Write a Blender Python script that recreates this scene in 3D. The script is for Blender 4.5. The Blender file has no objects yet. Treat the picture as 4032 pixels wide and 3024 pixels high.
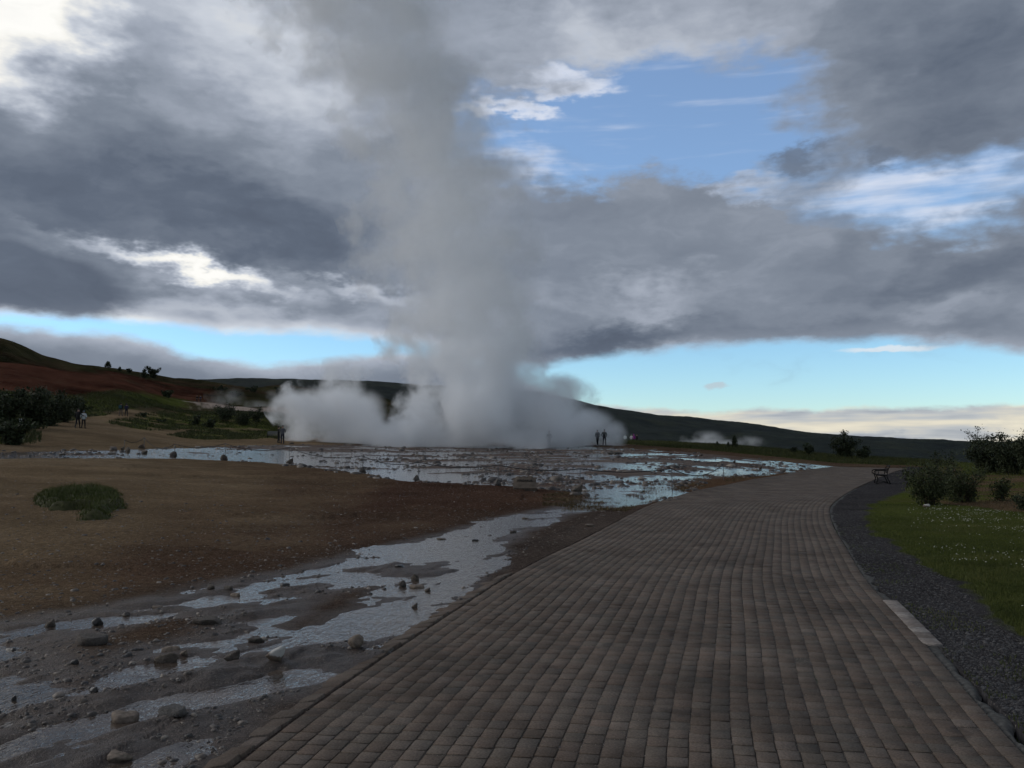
import bpy, bmesh, math, random
import numpy as np
from mathutils import Vector, Matrix, Euler

random.seed(7)
rng = np.random.default_rng(7)
scene = bpy.context.scene
COL = scene.collection
rad = math.radians

# ------------------------------------------------------------------ camera
F, CX, CY, HY, EYE = 3423.0, 2016.0, 1512.0, 1760.0, 1.6   # lens of the photograph, in its pixels
PITCH = math.atan((HY - CY) / F)
cd = bpy.data.cameras.new('camera')
cam = bpy.data.objects.new('camera', cd)
COL.objects.link(cam)
cam.location = (0, 0, EYE)
cam.rotation_euler = (rad(90) + PITCH, 0, 0)
cd.sensor_width = 36.0
cd.lens = 36.0 * F / 4032.0
cd.clip_start = 0.1
cd.clip_end = 20000
scene.camera = cam

# ------------------------------------------------------------------ render / exposure
vs = scene.view_settings
vs.view_transform = 'Standard'
vs.look = 'None'
vs.exposure = 0.0
vs.gamma = 1.0
vs.use_curve_mapping = False
cy = scene.cycles
cy.max_bounces = 16
cy.diffuse_bounces = 2
cy.glossy_bounces = 2
cy.volume_bounces = 14
cy.transparent_max_bounces = 8
cy.volume_step_rate = 1.0
cy.volume_max_steps = 256
cy.use_denoising = True
cy.use_adaptive_sampling = True
cy.adaptive_threshold = 0.02
cy.adaptive_min_samples = 20

# ------------------------------------------------------------------ node helpers
class NT:
    def __init__(self, tree):
        self.t = tree
        self.n = tree.nodes
        self.l = tree.links
    def node(self, typ, **kw):
        nd = self.n.new(typ)
        for k, v in kw.items():
            setattr(nd, k, v)
        return nd
    def put(self, sock, v):
        if hasattr(v, 'is_output') or isinstance(v, bpy.types.NodeSocket):
            self.l.new(v, sock)
        elif v is not None:
            sock.default_value = v
    def math(self, op, a, b=None, c=None, clamp=False):
        nd = self.node('ShaderNodeMath', operation=op, use_clamp=clamp)
        for i, v in enumerate((a, b, c)):
            if v is not None:
                self.put(nd.inputs[i], v)
        return nd.outputs[0]
    def vmath(self, op, a, b=None, scale=None):
        nd = self.node('ShaderNodeVectorMath', operation=op)
        self.put(nd.inputs[0], a)
        if b is not None:
            self.put(nd.inputs[1], b)
        if scale is not None:
            self.put(nd.inputs['Scale'], scale)
        return nd.outputs['Value'] if op in ('LENGTH', 'DOT_PRODUCT', 'DISTANCE') else nd.outputs['Vector']
    def sep(self, v):
        nd = self.node('ShaderNodeSeparateXYZ')
        self.put(nd.inputs[0], v)
        return nd.outputs
    def comb(self, x, y, z=0.0):
        nd = self.node('ShaderNodeCombineXYZ')
        for i, v in enumerate((x, y, z)):
            self.put(nd.inputs[i], v)
        return nd.outputs[0]
    def noise(self, vec, scale, detail=4.0, rough=0.55, lac=2.0, dist=0.0, color=False, dims='3D'):
        nd = self.node('ShaderNodeTexNoise', noise_dimensions=dims)
        self.put(nd.inputs['Vector'], vec)
        nd.inputs['Scale'].default_value = scale
        nd.inputs['Detail'].default_value = detail
        nd.inputs['Roughness'].default_value = rough
        nd.inputs['Lacunarity'].default_value = lac
        nd.inputs['Distortion'].default_value = dist
        return nd.outputs['Color' if color else 'Fac']
    def maprange(self, v, a, b, c, d, smooth=True):
        nd = self.node('ShaderNodeMapRange')
        nd.interpolation_type = 'SMOOTHSTEP' if smooth else 'LINEAR'
        self.put(nd.inputs[0], v)
        for i, x in enumerate((a, b, c, d)):
            self.put(nd.inputs[i + 1], x)
        return nd.outputs[0]
    def mix(self, fac, a, b, blend='MIX'):
        nd = self.node('ShaderNodeMix', data_type='RGBA', blend_type=blend)
        self.put(nd.inputs[0], fac)
        self.put(nd.inputs[6], a)
        self.put(nd.inputs[7], b)
        return nd.outputs[2]
    def ramp(self, fac, stops, interp='LINEAR'):
        nd = self.node('ShaderNodeValToRGB')
        cr = nd.color_ramp
        cr.interpolation = interp
        while len(cr.elements) < len(stops):
            cr.elements.new(0.5)
        for e, (p, c) in zip(cr.elements, stops):
            e.position = p
        for e, (p, c) in zip(cr.elements, stops):
            e.color = (c[0], c[1], c[2], 1.0)
        self.put(nd.inputs[0], fac)
        return nd.outputs[0]

def lin(r, g, b):
    f = lambda c: (c / 255 / 12.92) if c / 255 <= 0.04045 else ((c / 255 + 0.055) / 1.055) ** 2.4
    return (f(r), f(g), f(b))
def rgba(c):
    return (c[0], c[1], c[2], 1.0)

# ------------------------------------------------------------------ sky: broken cloud deck over a clear evening sky
def azel(px, py):
    x = (px - CX) / F
    yu = (CY - py) / F
    f = math.cos(PITCH) - yu * math.sin(PITCH)
    z = math.sin(PITCH) + yu * math.cos(PITCH)
    return math.atan2(x, f), math.atan2(z, math.hypot(x, f))

SUN_AZ, SUN_EL = rad(-80), rad(25)          # behind the clouds, up to the left
world = bpy.data.worlds.new('World')
scene.world = world
world.use_nodes = True
wt = NT(world.node_tree)
wt.n.clear()
SKYS = 0.15
tc = wt.node('ShaderNodeTexCoord')
D = tc.outputs['Generated']
dx, dy, dz = wt.sep(D)[:3]
az = wt.math('ARCTAN2', dx, dy)
el = wt.math('ARCSINE', wt.math('MAXIMUM', wt.math('MINIMUM', dz, 1.0), -1.0))
sky = wt.node('ShaderNodeTexSky', sky_type='NISHITA')
sky.sun_disc = False
sky.sun_elevation = SUN_EL
sky.sun_rotation = SUN_AZ
sky.air_density = 1.0
sky.dust_density = 0.15
sky.ozone_density = 4.0
# cloud-space coordinates, stretched flat near the horizon
flat = wt.comb(az, wt.math('MULTIPLY', el, 2.2), 0.0)
warpc = wt.noise(flat, 5.5, 4.0, 0.6, color=True, dims='2D')
warp = wt.vmath('SUBTRACT', warpc, (0.5, 0.5, 0.5))
P0 = wt.comb(az, el, 0.0)
warp2 = wt.vmath('SUBTRACT', wt.noise(flat, 17.0, 4.0, 0.62, color=True, dims='2D'), (0.5, 0.5, 0.5))
P1 = wt.vmath('ADD', P0, wt.vmath('MULTIPLY', warp2, (0.085, 0.05, 0.0)))
P = wt.vmath('ADD', P1, wt.vmath('MULTIPLY', warp, (0.26, 0.12, 0.0)))
Pe = wt.vmath('ADD', P0, wt.vmath('MULTIPLY', warp2, (0.07, 0.045, 0.0)))
Pe = wt.vmath('ADD', Pe, wt.vmath('MULTIPLY', warp, (0.05, 0.02, 0.0)))
Pq = wt.vmath('ADD', P0, wt.vmath('MULTIPLY', warp2, (0.03, 0.013, 0.0)))
fb = wt.noise(wt.vmath('ADD', flat, wt.vmath('SCALE', warp, scale=0.15)), 8.0, 6.0, 0.54, dims='2D')
fbs = wt.math('SUBTRACT', fb, 0.5)
pe = wt.sep(Pq)

ROTC = {}
def blob(coord, px, py, rx, ry, amp, rot=0.0):
    """soft elliptical patch of sky; tilts are gathered into three shared directions"""
    rot = 0 if abs(rot) < 4 else (9 if rot > 0 else -9)
    key = (coord.node.name, rot)
    ca_, sa_ = math.cos(rad(rot)), math.sin(rad(rot))
    if key not in ROTC:
        if rot == 0: ROTC[key] = coord
        else: ROTC[key] = wt.comb(wt.vmath('DOT_PRODUCT', coord, (ca_, sa_, 0)), wt.vmath('DOT_PRODUCT', coord, (-sa_, ca_, 0)), 0.0)
    a, e = azel(px, py)
    a, e = a * ca_ + e * sa_, -a * sa_ + e * ca_
    kx, ky = F / rx, F / ry
    nd = wt.node('ShaderNodeVectorMath', operation='MULTIPLY_ADD')
    wt.put(nd.inputs[0], ROTC[key]); nd.inputs[1].default_value = (kx, ky, 0); nd.inputs[2].default_value = (-a * kx, -e * ky, 0)
    r = wt.vmath('LENGTH', nd.outputs[0])
    return wt.maprange(r, 1.0, 0.0, 0.0, amp)
def total(items, start):
    s = start
    for it in items:
        s = wt.math('ADD', s, it)
    return s

# three edges against azimuth: R = underside of the deck, G = top of the low bank, B = top of the far horizon cloud
EDGE = [  # px, deck underside, low bank top, horizon cloud top (photo rows)
    (-1400, 1250, 1296, 1640), (0, 1245, 1266, 1640), (200, 1255, 1284, 1640), (420, 1262, 1301, 1640), (650, 1290, 1351, 1650),
    (850, 1322, 1406, 1650), (1050, 1322, 1428, 1650), (1250, 1325, 1414, 1650), (1450, 1340, 1384, 1650),
    (1700, 1375, 1386, 1640), (1900, 1440, 1426, 1600), (2130, 1462, 1526, 1560), (2300, 1432, 1660, 1585),
    (2500, 1405, 1740, 1603), (2700, 1372, 1760, 1612), (3000, 1362, 1760, 1612), (3300, 1352, 1760, 1598),
    (3550, 1345, 1760, 1596), (3750, 1366, 1760, 1592), (4032, 1392, 1760, 1585), (5400, 1395, 1760, 1580)]
EMAX = rad(12)
stops = []
A0, A1 = azel(-1400, 1400)[0], azel(5400, 1400)[0]
for px, r_, g_, b_ in EDGE:
    a = azel(px, 1400)[0]
    q = [max(0.0, azel(px, v)[1]) / EMAX for v in (r_, g_, b_)]
    stops.append(((a - A0) / (A1 - A0), q))
edges = wt.ramp(wt.maprange(pe[0], A0, A1, 0, 1, smooth=False), stops)
es = wt.node('ShaderNodeSeparateColor')
wt.put(es.inputs[0], edges)
eR = wt.math('MULTIPLY', es.outputs[0], EMAX)
eG = wt.math('MULTIPLY', es.outputs[1], EMAX)
eB = wt.math('MULTIPLY', es.outputs[2], EMAX)
elw = wt.math('ADD', pe[1], 0.0)
dR = wt.math('SUBTRACT', elw, eR)           # >0 inside the deck
dG = wt.math('SUBTRACT', eG, elw)           # >0 inside the low bank
dB = wt.math('SUBTRACT', eB, elw)

# --- coverage of the deck: holes
hole = total([
    blob(P, 2560, 520, 1050, 420, 1.5, 0),
    blob(P, 3750, 760, 900, 270, 0.85, 0),
], wt.math('MULTIPLY', fbs, 0.75))
holem = wt.maprange(hole, 0.16, 0.88, 0.0, 1.0)
# cauliflower top of the lower band under the blue gap
TOPE = [(-1400, 560), (1900, 640), (2080, 735), (2250, 715), (2450, 690), (2650, 672), (2850, 715), (3000, 775), (3200, 850), (3500, 905), (3750, 925), (4032, 880), (5400, 860)]
tst = []
for px_, py_ in TOPE:
    q_ = azel(px_, py_)[1] / rad(25)
    tst.append(((azel(px_, 1400)[0] - A0) / (A1 - A0), (q_, q_, q_)))
pl = wt.sep(Pe)
topE = wt.math('MULTIPLY', wt.ramp(wt.maprange(pl[0], A0, A1, 0, 1, smooth=False), tst), rad(25))
bandm = wt.maprange(wt.math('ADD', wt.math('SUBTRACT', topE, pl[1]), wt.math('MULTIPLY', fbs, 0.03)), -0.008, 0.018, 0.0, 1.0)
puff = total([blob(P1, 3160, 620, 210, 95, 1.1, 15), blob(P1, 3470, 610, 150, 80, 1.0, 10),
              blob(P, 3250, 880, 260, 110, 0.5, 0)], wt.math('MULTIPLY', fbs, 1.1))
puffm = wt.maprange(puff, 0.12, 0.95, 0.0, 0.8)
hstreak = wt.noise(wt.comb(az, wt.math('MULTIPLY', el, 9.0), 0.0), 7.0, 3.0, 0.55, dims='2D')
veil = total([blob(P, 2150, 320, 330, 75, 1.0, -8), blob(P, 2060, 430, 200, 60, 1.1, -10),
              blob(P, 2900, 760, 900, 90, 0.55, 0), blob(P, 3700, 780, 700, 200, 0.6, 0),
              blob(P, 2050, 640, 330, 160, 0.6, 0)], wt.math('MULTIPLY', wt.math('SUBTRACT', hstreak, 0.5), 1.5))
veilm = wt.maprange(veil, 0.0, 1.1, 0.13, 0.85)

# --- brightness of the deck
bri = total([
    blob(P, 30, 80, 440, 330, 0.50),
    blob(P, 600, 0, 1500, 450, 0.24),
    blob(P, 1200, 280, 560, 380, 0.18),
    blob(P, 500, 800, 1350, 380, -0.20, -7),
    blob(P, 1050, 880, 560, 220, -0.10, -10),
    blob(Pe, 740, 1055, 640, 70, 0.66, -10),
    blob(Pe, 1400, 1135, 460, 45, 0.24, -6),
    blob(P, 1000, 1220, 1200, 150, 0.20, -3),
    blob(P, 3950, 200, 900, 480, -0.20, 12),
    blob(P, 2500, 170, 1000, 330, 0.24),
    blob(P, 3300, 420, 600, 200, 0.10),
    blob(P, 3700, 1060, 800, 150, -0.15, 3),
    blob(P, 2500, 1170, 620, 120, 0.16, 0),
    blob(Pe, 2420, 1345, 620, 95, -0.24, 8),
    blob(Pe, 3300, 1310, 900, 70, -0.10, 2),
    blob(P, 3700, 1230, 500, 110, 0.06, 2),
], wt.math('ADD', 0.40, wt.math('MULTIPLY', fbs, 0.30)))
ragged = wt.math('ADD', dR, wt.math('MULTIPLY', fbs, 0.012))
lining = wt.maprange(ragged, 0.022, 0.0, 0.0, 0.36)     # thin lit underside of the deck
bri = wt.math('ADD', bri, wt.math('MULTIPLY', lining, wt.maprange(az, -0.05, 0.05, 1.0, 0.35)))
CLD = [(0.0, lin(74, 82, 97)), (0.2, lin(96, 106, 122)), (0.4, lin(129, 138, 152)), (0.55, lin(161, 169, 183)),
       (0.72, lin(201, 207, 217)), (0.9, lin(246, 245, 240)), (1.0, lin(255, 254, 250))]
deckc = wt.ramp(bri, CLD)
puffc = wt.ramp(wt.math('ADD', 0.24, wt.math('MULTIPLY', fbs, 0.3)), CLD)

clear = wt.vmath('MULTIPLY', sky.outputs[0], (0.90, 1.05, 1.12))
wt_clear = wt.vmath('SCALE', clear, scale=SKYS)
# --- far horizon cloud
hb = total([blob(Pe, 4100, 1700, 330, 75, 0.30, 14), blob(Pe, 3500, 1730, 500, 35, -0.12)],
           wt.math('ADD', 0.18, wt.math('MULTIPLY', hstreak, 0.95)))
hb = wt.math('ADD', hb, wt.maprange(dB, 0.010, 0.0, 0.0, 0.13))
HC = [(0.0, lin(120, 128, 150)), (0.45, lin(150, 156, 170)), (0.62, lin(186, 188, 192)), (0.8, lin(222, 214, 198)), (1.0, lin(243, 233, 210))]
horc = wt.ramp(hb, HC)
horm = wt.maprange(wt.math('ADD', dB, wt.math('MULTIPLY', fbs, 0.012)), -0.002, 0.006, 0.0, 0.93)
# --- low bank
bankc = wt.ramp(wt.math('ADD', wt.maprange(dG, 0.0, 0.03, 0.62, 0.36), wt.math('MULTIPLY', fbs, 0.22)), CLD)
bankm = wt.maprange(wt.math('ADD', dG, wt.math('MULTIPLY', fbs, 0.01)), -0.003, 0.010, 0.0, 1.0)

c = wt_clear
c = wt.mix(horm, c, horc)
small = wt.maprange(wt.math('ADD', blob(Pq, 2820, 1520, 75, 24, 1.0), wt.math('MULTIPLY', fbs, 0.8)), 0.3, 0.8, 0.0, 0.5)
wisp = wt.maprange(wt.math('ADD', blob(Pq, 3500, 1372, 300, 22, 1.0), wt.math('MULTIPLY', fbs, 0.9)), 0.3, 0.9, 0.0, 0.8)
c = wt.mix(small, c, rgba(lin(190, 185, 190)))
c = wt.mix(wisp, c, rgba(lin(225, 232, 238)))
c = wt.mix(bankm, c, bankc)
c = wt.mix(wt.math('MULTIPLY', veilm, wt.maprange(dR, 0.0, 0.05, 0.0, 1.0)), c, rgba(lin(225, 230, 242)))
deckm = wt.maprange(ragged, -0.003, 0.011, 0.0, 1.0)
deckm = wt.math('MULTIPLY', deckm, wt.math('MAXIMUM', bandm, wt.math('SUBTRACT', 1.0, holem)))
c = wt.mix(deckm, c, deckc)
c = wt.mix(puffm, c, puffc)
dark_e = wt.math('ADD', blob(Pq, 60, 1085, 560, 165, 1.0, -5), wt.math('MULTIPLY', fbs, 0.35))
c = wt.mix(wt.maprange(dark_e, 0.10, 0.42, 0.0, 0.92), c, wt.ramp(wt.math('ADD', 0.16, wt.math('MULTIPLY', fbs, 0.25)), CLD))
bg = wt.node('ShaderNodeBackground')
wt.put(bg.inputs[0], wt.vmath('SCALE', c, scale=1.0 / SKYS))
bg.inputs[1].default_value = SKYS
wo = wt.node('ShaderNodeOutputWorld')
wt.l.new(bg.outputs[0], wo.inputs[0])
world.cycles.sampling_method = 'NONE'

# ------------------------------------------------------------------ sun, veiled by the deck
sd = bpy.data.lights.new('sun', 'SUN')
sd.energy = 1.4
sd.angle = rad(50)
sd.color = (1.0, 0.965, 0.92)
sun = bpy.data.objects.new('sun', sd)
COL.objects.link(sun)
sdir = Vector((math.sin(SUN_AZ) * math.cos(SUN_EL), math.cos(SUN_AZ) * math.cos(SUN_EL), math.sin(SUN_EL)))
sun.rotation_euler = sdir.to_track_quat('Z', 'Y').to_euler()
sun.location = sdir * 300

# ================================================================== ground shape
def fade(t):
    return t * t * t * (t * (t * 6 - 15) + 10)
def hash2(ix, iy, seed):
    n = (ix.astype(np.int64) * 374761393 + iy.astype(np.int64) * 668265263 + seed * 982451653) & 0x7fffffff
    n = ((n ^ (n >> 13)) * 1274126177) & 0x7fffffff
    return ((n ^ (n >> 16)) & 0xffff) / 65535.0
def vnoise(x, y, seed=0):
    ix = np.floor(x); iy = np.floor(y)
    fx = fade(x - ix); fy = fade(y - iy)
    a = hash2(ix, iy, seed); b = hash2(ix + 1, iy, seed)
    c_ = hash2(ix, iy + 1, seed); d_ = hash2(ix + 1, iy + 1, seed)
    return (a * (1 - fx) + b * fx) * (1 - fy) + (c_ * (1 - fx) + d_ * fx) * fy
def fbm(x, y, scale, octv=4, seed=0, gain=0.5):
    s = np.zeros_like(x); amp = 1.0; tot = 0.0; f = 1.0 / scale
    ca, sa = math.cos(0.6), math.sin(0.6)
    for i in range(octv):
        s += amp * vnoise(x * f + 13.7 * i, y * f - 7.3 * i, seed + i)
        tot += amp; amp *= gain; f *= 2.03
        x, y = x * ca - y * sa, x * sa + y * ca
    return s / tot - 0.5
def sstep(a, b, v):
    t = np.clip((v - a) / (b - a), 0, 1)
    return t * t * (3 - 2 * t)

def zpy(py, d):
    return complex(py, d)      # a photo row at a distance, resolved per column below
COLS = {
 -1500: [(10, 0), (20, .3), (44, 1.15), (52, 1.35), (60, 2.2), (85, 4), (110, 7), (170, 16), (260, 30), (330, 28), (500, 16)],
 0: [(6, -.02), (10, .02), (19, .3), (44, 1.12), (51, 1.3), (58, 1.75), (70, 2.6), (85, 3.3), (110, 6), (170, zpy(1432, 170)), (205, 18.5), (262, zpy(1308, 262)), (310, 27), (380, 23), (500, 15)],
 115: [(10, .02), (19, .3), (44, 1.13), (51, 1.3), (58, 1.7), (70, 2.5), (85, 3.35), (110, 5.5), (170, zpy(1440, 170)), (205, 17), (265, zpy(1383, 265)), (310, 25), (380, 22), (500, 15)],
 300: [(10, .02), (19, .3), (46, 1.14), (52, 1.3), (60, 1.75), (88, 3.55), (125, 6.0), (170, zpy(1468, 170)), (215, 17), (275, zpy(1425, 275)), (320, 24), (400, 21), (500, 16)],
 485: [(10, .02), (19, .3), (46, 1.1), (53, 1.25), (60, 1.6), (88, 3.2), (125, 6.1), (170, zpy(1478, 170)), (215, 16), (285, zpy(1450, 285)), (340, 22), (400, 20), (500, 16)],
 700: [(10, .01), (20, .27), (48, 1.0), (60, 1.35), (87, 2.4), (110, 3.8), (160, zpy(1600, 160)), (222, zpy(1552, 222)), (320, zpy(1478, 320)), (380, 24), (500, 18)],
 1100: [(10, 0), (20, .2), (45, .78), (60, 1.15), (87, 1.95), (110, 3.0), (160, zpy(1614, 160)), (240, zpy(1575, 240)), (330, zpy(1545, 330)), (450, zpy(1504, 450)), (520, 34)],
 1500: [(10, 0), (20, .12), (38, .5), (60, .95), (90, 1.65), (110, 2.2), (160, 5.0), (250, 10), (400, zpy(1560, 400)), (500, 27)],
 2016: [(20, .02), (29, .2), (60, .85), (95, 1.46), (130, 2.6), (200, 3), (350, 2), (500, 0)],
 2400: [(20, 0), (28, .03), (50, .6), (90, 1.65), (130, 2.75), (142, 2.0), (156, 1.4), (250, -1), (500, -6)],
 2634: [(28, 0), (60, .8), (95, 1.6), (130, 2.45), (160, 1.4), (250, -3), (500, -8)],
 2851: [(38, .02), (60, .5), (85, 1.2), (120, 1.95), (150, 1.0), (250, -4), (500, -10)],
 3068: [(50, 0), (70, .35), (90, .9), (110, 1.44), (140, .5), (250, -5), (500, -12)],
 3285: [(73, 0), (85, .2), (105, .72), (135, -.3), (250, -6), (500, -12)],
 3610: [(78, 0), (85, .05), (100, .35), (130, -.6), (250, -6), (500, -12)],
 4032: [(24, .05), (60, .1), (85, 0), (130, -1), (250, -6), (500, -12)],
 5500: [(24, .05), (60, .1), (85, 0), (130, -1), (250, -6), (500, -12)]}
def px_az(px):
    return math.atan((px - CX) / F * math.cos(PITCH))
RT = np.concatenate([np.linspace(0, 120, 241), np.linspace(121, 520, 200)])
AT = np.radians(np.arange(-60, 60.01, 0.5))
def rz(px, q):
    return EYE + (HY - q.real) / F * q.imag * math.cos(px_az(px)) if isinstance(q, complex) else q
cpx = sorted(COLS)
caz = np.array([px_az(p) for p in cpx])
ctab = np.array([np.interp(RT, [0] + [q[0] for q in COLS[p]], [0] + [rz(p, q[1]) for q in COLS[p]]) for p in cpx])
ZT = np.array([[np.interp(a, caz, ctab[:, j]) for j in range(len(RT))] for a in AT])
def gsm(arr, sig, axis):
    k = np.arange(-int(3 * sig + 1), int(3 * sig + 1) + 1)
    w = np.exp(-k * k / (2 * sig * sig)); w /= w.sum()
    pad = [(0, 0), (0, 0)]; pad[axis] = (len(k) // 2, len(k) // 2)
    p = np.pad(arr, pad, mode='edge')
    out = np.zeros_like(arr)
    for i, wi in enumerate(w):
        sl = [slice(None), slice(None)]; sl[axis] = slice(i, i + arr.shape[axis])
        out += wi * p[tuple(sl)]
    return out
ZT = gsm(ZT, 1.6, 0)
Zr = gsm(ZT, 4.0, 1)
Zs = gsm(ZT, 2.0, 1)
wr = sstep(90, 125, RT)[None, :]
ZT = Zs * (1 - wr) + Zr * wr
ZT -= ZT[:, :1] * np.clip(1 - RT / 10, 0, 1)[None, :]

def H(x, y):
    x = np.asarray(x, float); y = np.asarray(y, float)
    d = np.hypot(x, y); a = np.arctan2(x, y)
    fa = np.clip((a - AT[0]) / (AT[1] - AT[0]), 0, len(AT) - 1.0001)
    ia = fa.astype(int); ta = fa - ia
    fr = np.interp(d, RT, np.arange(len(RT)))
    ir = np.minimum(fr.astype(int), len(RT) - 2); tr = fr - ir
    z = ((ZT[ia, ir] * (1 - tr) + ZT[ia, ir + 1] * tr) * (1 - ta) + (ZT[ia + 1, ir] * (1 - tr) + ZT[ia + 1, ir + 1] * tr) * ta)
    back = sstep(rad(65), rad(100), np.abs(a))
    z = z * (1 - back)
    out = sstep(480, 1000, d)
    return z * (1 - out) - 12.0 * out

TS = np.geomspace(1.5, 700, 900)
def ray(px, py):
    x = (px - CX) / F; u = (CY - py) / F
    return np.array([x, math.cos(PITCH) - u * math.sin(PITCH), math.sin(PITCH) + u * math.cos(PITCH)])
def G(px, py):
    """point of the smooth ground seen at a photo pixel"""
    v = ray(px, py)
    z = EYE + TS * v[2] - H(TS * v[0], TS * v[1])
    k = np.where(z < 0)[0]
    if len(k) == 0:
        t = 400.0
    else:
        i = max(1, k[0]); a, b = TS[i - 1], TS[i]
        for _ in range(22):
            m = (a + b) / 2
            if EYE + m * v[2] - float(H(m * v[0], m * v[1])) < 0: b = m
            else: a = m
        t = b
    p = v * t
    return np.array([p[0], p[1], EYE + p[2]])
def GP(poly):
    return np.array([G(px, py)[:2] for px, py in poly])

def sdf(poly, x, y):
    """signed distance to a polygon in metres, positive inside"""
    n = len(poly)
    best = np.full(x.shape, 1e18)
    inside = np.zeros(x.shape, bool)
    for i in range(n):
        ax, ay = poly[i]; bx, by = poly[(i + 1) % n]
        ex, ey = bx - ax, by - ay
        wx, wy = x - ax, y - ay
        t = np.clip((wx * ex + wy * ey) / (ex * ex + ey * ey + 1e-12), 0, 1)
        dx_, dy_ = wx - ex * t, wy - ey * t
        best = np.minimum(best, dx_ * dx_ + dy_ * dy_)
        c1 = (ay <= y) & (by > y) & (ex * wy - ey * wx > 0)
        c2 = (ay > y) & (by <= y) & (ex * wy - ey * wx < 0)
        inside ^= (c1 | c2)
    dd = np.sqrt(best)
    return np.where(inside, dd, -dd)

# regions, outlined on the ground
LEFT_PX = [(480, 3350), (987, 2902), (1376, 2652), (1705, 2481), (1996, 2259), (2150, 2190), (2287, 2132), (2376, 2082), (2471, 2030), (2580, 1976), (2742, 1930), (2905, 1898), (3068, 1871), (3204, 1846), (3285, 1836)]
RIGHT_PX = [(4480, 3350), (4032, 2900), (3667, 2532), (3515, 2367), (3379, 2247), (3292, 2130), (3262, 2045), (3275, 1985), (3345, 1933), (3441, 1889), (3509, 1860), (3590, 1838)]
STREAM = GP([(-900, 2600), (0, 2463), (190, 2428), (443, 2396), (696, 2352), (949, 2289), (1203, 2240), (1300, 2209), (1616, 2139), (1806, 2095), (1965, 2045), (2200, 2001), (2330, 1965),
    (2400, 1930), (2677, 1936), (2574, 1955), (2482, 1985), (2300, 2012), (2186, 2032), (2060, 2082), (1930, 2146), (1923, 2203), (1819, 2278), (1718, 2380), (1566, 2506), (1427, 2570), (1300, 2620), (1100, 2690), (905, 2757), (778, 2883), (633, 2978), (557, 3024), (420, 3150), (-900, 3600)])
ISLES = [GP([(120, 2560), (200, 2505), (420, 2450), (700, 2410), (930, 2372), (960, 2400), (900, 2455), (850, 2500), (800, 2540), (640, 2555), (560, 2610), (430, 2680), (280, 2700), (150, 2650)]),
         GP([(1010, 2470), (1060, 2420), (1180, 2362), (1395, 2285), (1560, 2262), (1590, 2300), (1480, 2370), (1420, 2415), (1330, 2470), (1180, 2520), (1060, 2520)]),
         GP([(1640, 2245), (1740, 2205), (1770, 2225), (1680, 2262)])]
APRON = GP([(-900, 1815), (0, 1806), (400, 1803), (700, 1803), (900, 1812), (1100, 1824), (1400, 1862), (1650, 1897), (1900, 1912), (2100, 1918), (2250, 1935), (2352, 1955), (2482, 1985), (2677, 1936), (2640, 1916), (2740, 1894), (2900, 1872), (3130, 1851), (3285, 1836),
    (3200, 1828), (3000, 1810), (2800, 1789), (2600, 1774), (2450, 1764), (2200, 1757), (1900, 1754), (1500, 1752), (1150, 1752), (900, 1758), (700, 1766), (500, 1773), (200, 1779), (0, 1780), (-900, 1782)])
WETPT = [(-400, 1795, .9), (0, 1793, 1), (300, 1791, 1), (600, 1786, .9), (900, 1785, .95), (900, 1762, .2), (1100, 1795, .95), (1150, 1758, -.3), (1400, 1825, .7), (1400, 1770, 0), (1650, 1870, .5), (1800, 1870, .35), (1800, 1800, .1), (1800, 1765, -.3),
    (2000, 1897, .45), (2200, 1850, .05), (2150, 1912, .1), (2350, 1900, .15), (2340, 1940, .4), (2500, 1900, .0), (2550, 1950, .5), (2500, 1930, .2), (2600, 1800, -.35), (2600, 1850, -.2), (2450, 1775, .1), (2780, 1835, .1), (2850, 1855, .3), (2660, 1885, .2), (2750, 1868, .2), (2850, 1892, -.8), (2720, 1912, -.6),
    (3000, 1856, .35), (3160, 1845, .45), (3080, 1848, -.3), (2900, 1815, -.5), (3050, 1832, -.6), (2200, 1775, -.3), (2250, 1800, -.1), (3250, 1838, .5)]
GRAVEL = GP([(3590, 1838), (3441, 1889), (3345, 1933), (3275, 1985), (3262, 2045), (3292, 2130), (3379, 2247), (3515, 2367), (3667, 2532), (4032, 2900), (4480, 3350), (5200, 3200), (4500, 2750), (4032, 2506), (3898, 2437), (3827, 2343), (3682, 2241), (3557, 2169), (3441, 2101), (3393, 2048), (3441, 1976), (3560, 1930), (3590, 1880), (3640, 1840)])
LAWN = GP([(5500, 2900), (4500, 2750), (4032, 2506), (3898, 2437), (3827, 2343), (3682, 2241), (3557, 2169), (3441, 2101), (3393, 2048), (3441, 1976), (3560, 1935), (3720, 1985), (3860, 1995), (4032, 2020), (5500, 2120)])
DRY = GP([(3720, 1985), (3860, 1995), (4032, 2020), (5500, 2120), (5500, 1870), (4032, 1868), (3800, 1872), (3690, 1930)])
GREEN1 = GP([(-900, 1745), (60, 1747), (105, 1737), (115, 1702), (60, 1690), (150, 1678), (330, 1640), (480, 1607), (640, 1604), (760, 1598), (740, 1572), (600, 1556), (400, 1548), (200, 1560), (-900, 1560)])
GREEN2 = GP([(690, 1718), (760, 1702), (800, 1690), (700, 1688), (560, 1690), (470, 1676), (460, 1660), (560, 1636), (650, 1625), (760, 1612), (860, 1620), (1000, 1624), (1160, 1645), (1300, 1690), (1250, 1722), (1000, 1728), (800, 1730)])
REDHILL = GP([(-900, 1420), (0, 1432), (150, 1442), (300, 1470), (420, 1462), (560, 1482), (700, 1515), (850, 1535), (800, 1582), (600, 1560), (400, 1550), (200, 1562), (-900, 1580)])
FARPATH = GP([(735, 1585), (820, 1582), (870, 1592), (1000, 1605), (1160, 1612), (1160, 1622), (1000, 1618), (880, 1608), (790, 1608)])
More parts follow.
